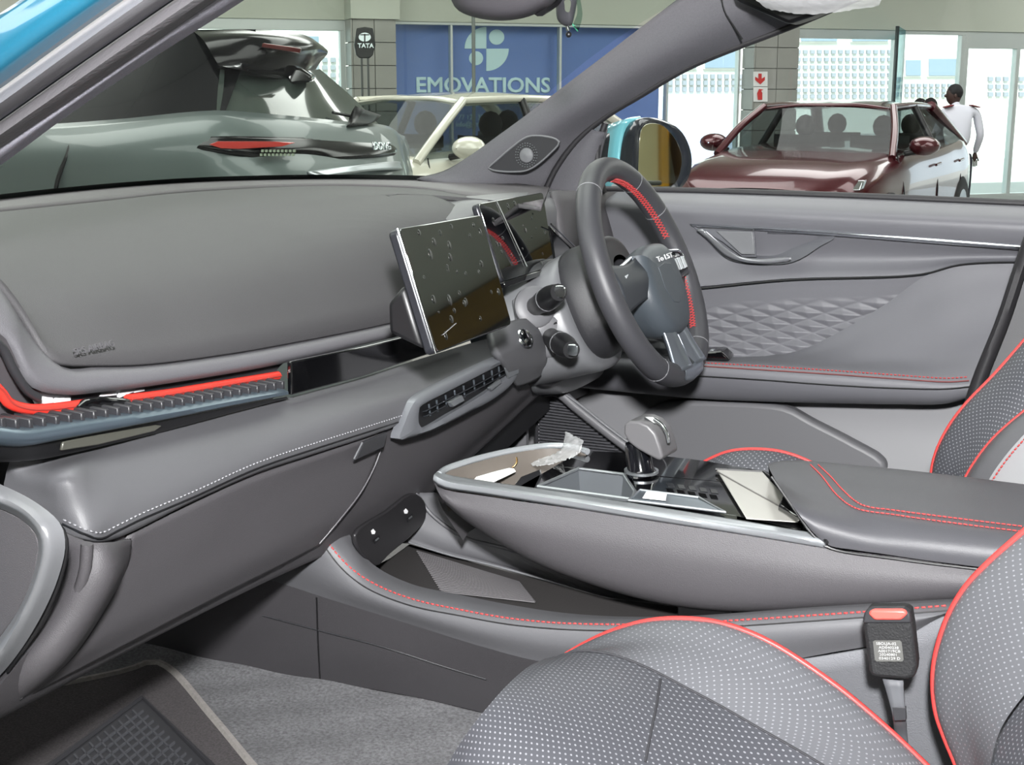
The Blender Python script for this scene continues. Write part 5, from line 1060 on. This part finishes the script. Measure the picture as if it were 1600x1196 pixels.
# ================================================================== SEATS
ns = T('front_seat', 'near passenger seat, perforated black leather with thick red piping, cut by the bottom edge', 'seat')
pip = Y(1.215, (885, 1024, 1.21), (905, 1012), (950, 990), (1010, 972), (1070, 968), (1130, 976), (1200, 1003), (1300, 1068), (1380, 1134), (1440, 1190), (1500, 1250))
p_dn = vadd(pip, (0, .03, -.06)); p_dn2 = vadd(pip, (0, .02, -.20))
bm1 = Y(1.175, (878, 1026), (905, 1020), (960, 1008), (1030, 1003), (1085, 1012), (1140, 1030), (1200, 1062), (1290, 1120), (1370, 1180), (1430, 1235), (1500, 1300))
sm = Y(1.13, (868, 1028), (900, 1018), (951, 1022), (1007, 1042), (1083, 1081), (1130, 1106), (1187, 1139), (1235, 1166), (1282, 1194), (1330, 1225), (1400, 1275))
bl = loft('inner_bolster', [p_dn2, p_dn, pip, bm1, sm], perf, ns, 80, 40, label='perforated inner bolster')
i0 = Y(1.128, (850, 1030), (900, 1020), (951, 1024), (1007, 1044), (1083, 1083), (1130, 1108), (1187, 1141), (1235, 1168), (1282, 1196), (1330, 1227), (1400, 1277))
i1 = Y(1.05, (822, 1045), (860, 1045), (910, 1065), (965, 1095), (1025, 1140), (1065, 1170), (1100, 1200), (1150, 1240), (1190, 1280), (1240, 1320), (1300, 1370))
i2 = Y(.95, (775, 1090), (800, 1105), (830, 1130), (865, 1165), (900, 1200), (935, 1235), (970, 1270), (1010, 1310), (1050, 1350), (1090, 1390), (1130, 1430))
i3 = Y(.88, (720, 1160), (728, 1185), (745, 1215), (765, 1245), (790, 1280), (820, 1320), (850, 1360), (880, 1400), (910, 1440), (940, 1480), (970, 1520))
i4 = vadd(i3, (.0, -.05, -.02))
cin = loft('cushion_insert', [i0, i1, i2, i3, i4], perf_d, ns, 70, 40, label='darker perforated cushion centre')
tube('piping', pip, .0034, red_p, ns, 8, 80, label='thick red piping')
tube('insert_seam', vadd(sm, (0, 0, 0)), .0012, M('seam_dark', (40, 40, 44), .8), ns, 6, 80)
bp_ = Y(1.215, (1660, 780), (1630, 806), (1590, 840), (1545, 880), (1508, 920), (1482, 965), (1464, 1020), (1459, 1060), (1463, 1110), (1476, 1150), (1495, 1196), (1515, 1250))
bmid = Y(1.175, (1720, 820, 1.18), (1690, 850), (1650, 880), (1605, 915), (1565, 955), (1535, 1000), (1515, 1050), (1508, 1085), (1508, 1125), (1515, 1160), (1525, 1200), (1540, 1255))
bseam = Y(1.13, (1800, 860), (1760, 900), (1720, 940), (1680, 985), (1640, 1030), (1605, 1080), (1575, 1120), (1560, 1148), (1552, 1175), (1548, 1196), (1546, 1225), (1550, 1270))
loft('backrest_bolster', [vadd(bp_, (.12, .03, 0)), vadd(bp_, (.03, .02, 0)), bp_, bmid, bseam], perf, ns, 70, 36, label='perforated backrest bolster')
bins = Y(1.03, (1900, 900), (1860, 940), (1830, 980), (1790, 1020), (1750, 1070), (1710, 1110), (1680, 1150), (1665, 1180), (1655, 1200), (1650, 1230), (1650, 1250), (1650, 1290))
tube('insert_seam', onto(cin, [(1032, 1062), (1026, 1100), (1018, 1140), (1008, 1192)], .0), .0014, M('seam_dark', (40, 40, 44), .8), ns, 6)
loft('backrest_insert', [vadd(bseam, (.002, 0, 0)), bins, vadd(bins, (.0, -.15, 0))], perf_d, ns, 50, 20, label='darker perforated backrest centre')
tube('piping', bp_, .0034, red_p, ns, 8, 80, label='thick red piping')
slab('backrest_shell', [(.02, .86, -.66), (.16, .86, -.66), (.36, .86, .0), (.31, .86, .06), (.22, .86, .04), (.06, .86, -.34)], (0, .33, 0), leather, ns, .04, seg=4)
hd_ = ball('headrest', (.33, 1.03, .12), (.055, .12, .085), leather, ns, 24)
for yy in (.98, 1.08): tube('headrest_post', [Vector((.32, yy, .0)), Vector((.33, yy, .10))], .007, chrome, ns, 10)
box('seat_base', (-.40, .92, -.76), (.02, 1.16, -.66), black, ns, .02)
# driver seat
ds = T('front_seat', 'driver seat beyond the console, only its cushion crest and backrest bolster showing', 'seat')
cp = Y(1.64, (1080, 735), (1100, 722), (1138, 706), (1180, 702), (1225, 707), (1272, 725), (1310, 750))
loft('cushion_bolster', [vadd(cp, (0, .03, -.05)), vadd(cp, (0, .012, -.006)), cp, vadd(cp, (0, -.03, -.022)), vadd(cp, (0, -.04, -.09))], perf_d, ds, 40, 24)
tube('piping', cp, .0022, red_p, ds, 8, 40, label='red piping')
d0 = Y(1.66, (1680, 440), (1600, 533), (1555, 584), (1507, 634), (1482, 668), (1464, 704), (1456, 735), (1455, 780))
d1_ = Y(1.62, (1700, 500), (1620, 560), (1575, 615), (1535, 665), (1512, 700), (1495, 730), (1488, 755), (1486, 790))
d2 = Y(1.60, (1720, 560), (1640, 615), (1600, 643), (1555, 682), (1530, 712), (1512, 740), (1500, 765), (1496, 800))
loft('backrest_bolster', [vadd(d0, (.10, .04, 0)), vadd(d0, (.02, .02, 0)), d0, d1_, d2], perf_d, ds, 50, 24)
tube('piping', d0, .0024, red_p, ds, 8, 40, label='red piping'); tube('piping', d2, .0018, red_p, ds, 8, 40)
slab('backrest_shell', [(-.01, 1.66, -.66), (.14, 1.66, -.66), (.34, 1.66, .0), (.29, 1.66, .06), (.20, 1.66, .04), (.04, 1.66, -.34)], (0, .36, 0), leather, ds, .04, seg=4)
ball('headrest', (.31, 1.84, .12), (.055, .12, .085), leather, ds, 24)
for yy in (1.79, 1.89): tube('headrest_post', [Vector((.30, yy, .0)), Vector((.31, yy, .10))], .007, chrome, ds, 10)
box('cushion', (-.46, 1.66, -.72), (.0, 2.03, -.61), leather, ds, .03)
d3 = Y(1.56, (1740, 600), (1660, 640), (1612, 668), (1590, 690), (1565, 720), (1545, 750), (1535, 775), (1530, 810))
d4 = Y(1.52, (1800, 640), (1720, 690), (1680, 720), (1650, 745), (1630, 770), (1610, 790), (1600, 810), (1590, 840))
loft('backrest_side', [d2, [a.lerp(b, .5) + Vector((-.004, 0, .004)) for a, b in zip(d2, d3)], d3], leather, ds, 40, 12)
loft('backrest_insert', [d3, d4, vadd(d4, (0, -.08, 0))], M('light_leather', (128, 128, 130), .5, bump=.2, bscale=1200), ds, 40, 12)
stitches('red_stitching', Y(1.555, (1660, 648), (1614, 674), (1592, 696), (1568, 725), (1548, 755)), red_t, ds, .005, .0034, .0009)
# seat belt buckle
bu = T('belt_buckle', 'black seat belt buckle with red release button beside the near seat', 'seat belt buckle')
bkx = lambda y, *p: Y(y, *p)
fa = bkx(1.195, (1348, 978), (1351, 958), (1358, 953), (1416, 953), (1422, 959), (1426, 985), (1432, 1040), (1430, 1060), (1415, 1064), (1370, 1060), (1358, 1056))
slab('housing', fa, (0, .022, 0), M('buckle_black', (20, 20, 22), .7, bump=.8, bscale=500), bu, .004)
slab('top_cap', bkx(1.193, (1347, 975), (1350, 958), (1360, 952), (1412, 952), (1421, 958), (1424, 975)), (0, .010, .0), plast_d, bu, .002)
slab('release_button', bkx(1.190, (1356, 960), (1362, 954), (1412, 954), (1418, 960), (1408, 970), (1366, 970)), (0, .012, .0), M('button_red', (232, 84, 76), .4), bu, .002, 'red release button')
lb_ = slab('care_label', bkx(1.1935, (1364, 1003), (1367, 1001), (1406, 1001), (1409, 1004), (1412, 1031), (1410, 1034), (1370, 1034), (1367, 1031)), (0, -.0006, 0), M('label_grey', (78, 78, 76), .7), bu, 0, 'grey printed label')
lw = M('print_white', (160, 160, 160), .7)
for (s_, px, py, h_) in (('SBOLJA-02', 1369, 1008, 5.0), ('AD040238', 1373, 1014, 4.6), ('A001719CB', 1372, 1019.5, 4.6), ('20240801', 1374, 1025, 4.6), ('0340129 D', 1373.5, 1031, 4.8)):
    p, q, r = bkx(1.1927, (px, py), (px + 10, py + .2), (px + .6, py - h_)); text('lettering', s_, p, q - p, r - p, (r - p).length / .86, lw, bu, .0002, 1.08 if s_[0] == 'S' else 1.2, 0)
loft('strap', [bkx(1.21, (1380, 1060), (1386, 1080), (1394, 1110), (1398, 1150, 1.235), (1402, 1230, 1.25)), bkx(1.21, (1412, 1062), (1413, 1085), (1415, 1110), (1418, 1150, 1.235), (1424, 1230, 1.25))], M('strap_grey', (78, 79, 83), .6), bu, 20, 4, thick=.003, label='grey plastic strap')
slab('strap_band', bkx(1.206, (1394, 1106), (1415, 1106), (1416, 1126), (1397, 1127)), (0, .004, 0), plast_d, bu, .0005)
# ================================================================== OVERHEAD
rm = T('rear_view_mirror', 'dark plastic back of the interior mirror hanging at the top edge', 'mirror')
def rmr(k, y, dy=0): return cr(Y(y, *[((a - 790) * k + 790, (b + 25) * k - 25 + dy) for a, b in ((702, -30), (706, 2), (716, 16), (735, 25), (762, 31), (790, 32), (822, 27), (848, 16), (866, 4), (880, -30), (840, -70), (740, -70))]), 37, True)
loft('housing', [rmr(.96, 1.46), rmr(1.0, 1.45), rmr(.97, 1.425), rmr(.80, 1.405), rmr(.3, 1.395), rmr(.02, 1.394)], M('mirror_back', (66, 64, 68), .42, bump=.2, bscale=900), rm, 48, 22)
slab('mirror_glass', rmr(.94, 1.462)[:-1], (0, .003, 0), M('mirror', (225, 225, 215)), rm, 0)
tube('mirror_arm', [Y(1.43, (840, 10))[0], Y(1.46, (866, -8))[0], Y(1.48, (890, -40))[0]], .012, black, rm, 10, 8)
dc = T('dash_camera', 'small dark camera pod with green edged film hanging beside the interior mirror', 'camera')
loft('pod', [cr(Y(y, *[((a - 888) * k + 888, (b - 10) * k + 10) for a, b in ((868, -20), (869, 10), (871, 30), (880, 39), (892, 40), (896, 30), (899, -20))]), 25, True) for k, y in ((.9, 1.50), (1, 1.49), (.9, 1.465), (.3, 1.458))], M('pod_black', (58, 58, 62), .4), dc, 30, 12)
tube('stud', Y(1.475, (886, 38), (888, 48)), .0022, chrome, dc, 10); ball('stud_tip', Y(1.475, (888.5, 54))[0], .0036, black, dc, 10)
loft('film', [Y(1.485, (898, -10), (902, 20), (894, 40)), Y(1.47, (905, -10), (910, 24), (904, 48))], glass('green_film', (.62, .8, .74), .2, .1), dc, 10, 6)
tube('film_edge', Y(1.482, (900, -10), (897, 18), (893, 34), (903, 49)), .0007, M('green_edge', (70, 150, 120), .3), dc, 6, 12)
vs_ = T('sun_visor', 'dark sun visor still wrapped in clear plastic at the top edge', 'sun visor')
slab('visor', Y(1.95, (1150, -30), (1175, -2), (1215, 8), (1262, 10), (1340, -2), (1380, -30)), (0, .02, 0), M('visor_grey', (86, 84, 90), .6), vs_, .006)
rnd2 = random.Random(5)
loft('plastic_wrap', [Y(1.94, (1165, -30), (1230, -30), (1300, -30), (1385, -30)), Y(1.93, (1178, -4), (1230, -2), (1300, -4), (1378, -4)), Y(1.94, (1198, 14), (1250, 22), (1300, 20), (1374, 9))], bagm, vs_, 40, 16, disp=lambda u, v, p: Vector((rnd2.uniform(-1, 1), rnd2.uniform(-1, 1), rnd2.uniform(-1, 1))) * .0009, label='creased clear wrap')
# ================================================================== finish: put everything on the showroom floor, roots at their base
bpy.context.view_layer.update()
for o in [o for o in sc.objects if o.parent is None and o.type in ('EMPTY', 'MESH')]:
    kids = list(o.children)
    if o.type == 'EMPTY' and kids:
        lo_ = Vector((1e9,) * 3); hi_ = Vector((-1e9,) * 3)
        for k in kids:
            if k.type != 'MESH': continue
            for c in k.bound_box:
                v = Vector(c) + k.location
                for i in range(3): lo_[i] = min(lo_[i], v[i]); hi_[i] = max(hi_[i], v[i])
        base = Vector(((lo_.x + hi_.x) / 2, (lo_.y + hi_.y) / 2, lo_.z))
        for k in kids: k.location -= base
        o.location = base + Vector((0, 0, GZ))
    else:
        bb = [Vector(c) for c in o.bound_box]; base = sum(bb, Vector()) / 8; base.z = min(c.z for c in bb)
        o.data.transform(Matrix.Translation(-base)); o.location = base + Vector((0, 0, GZ))
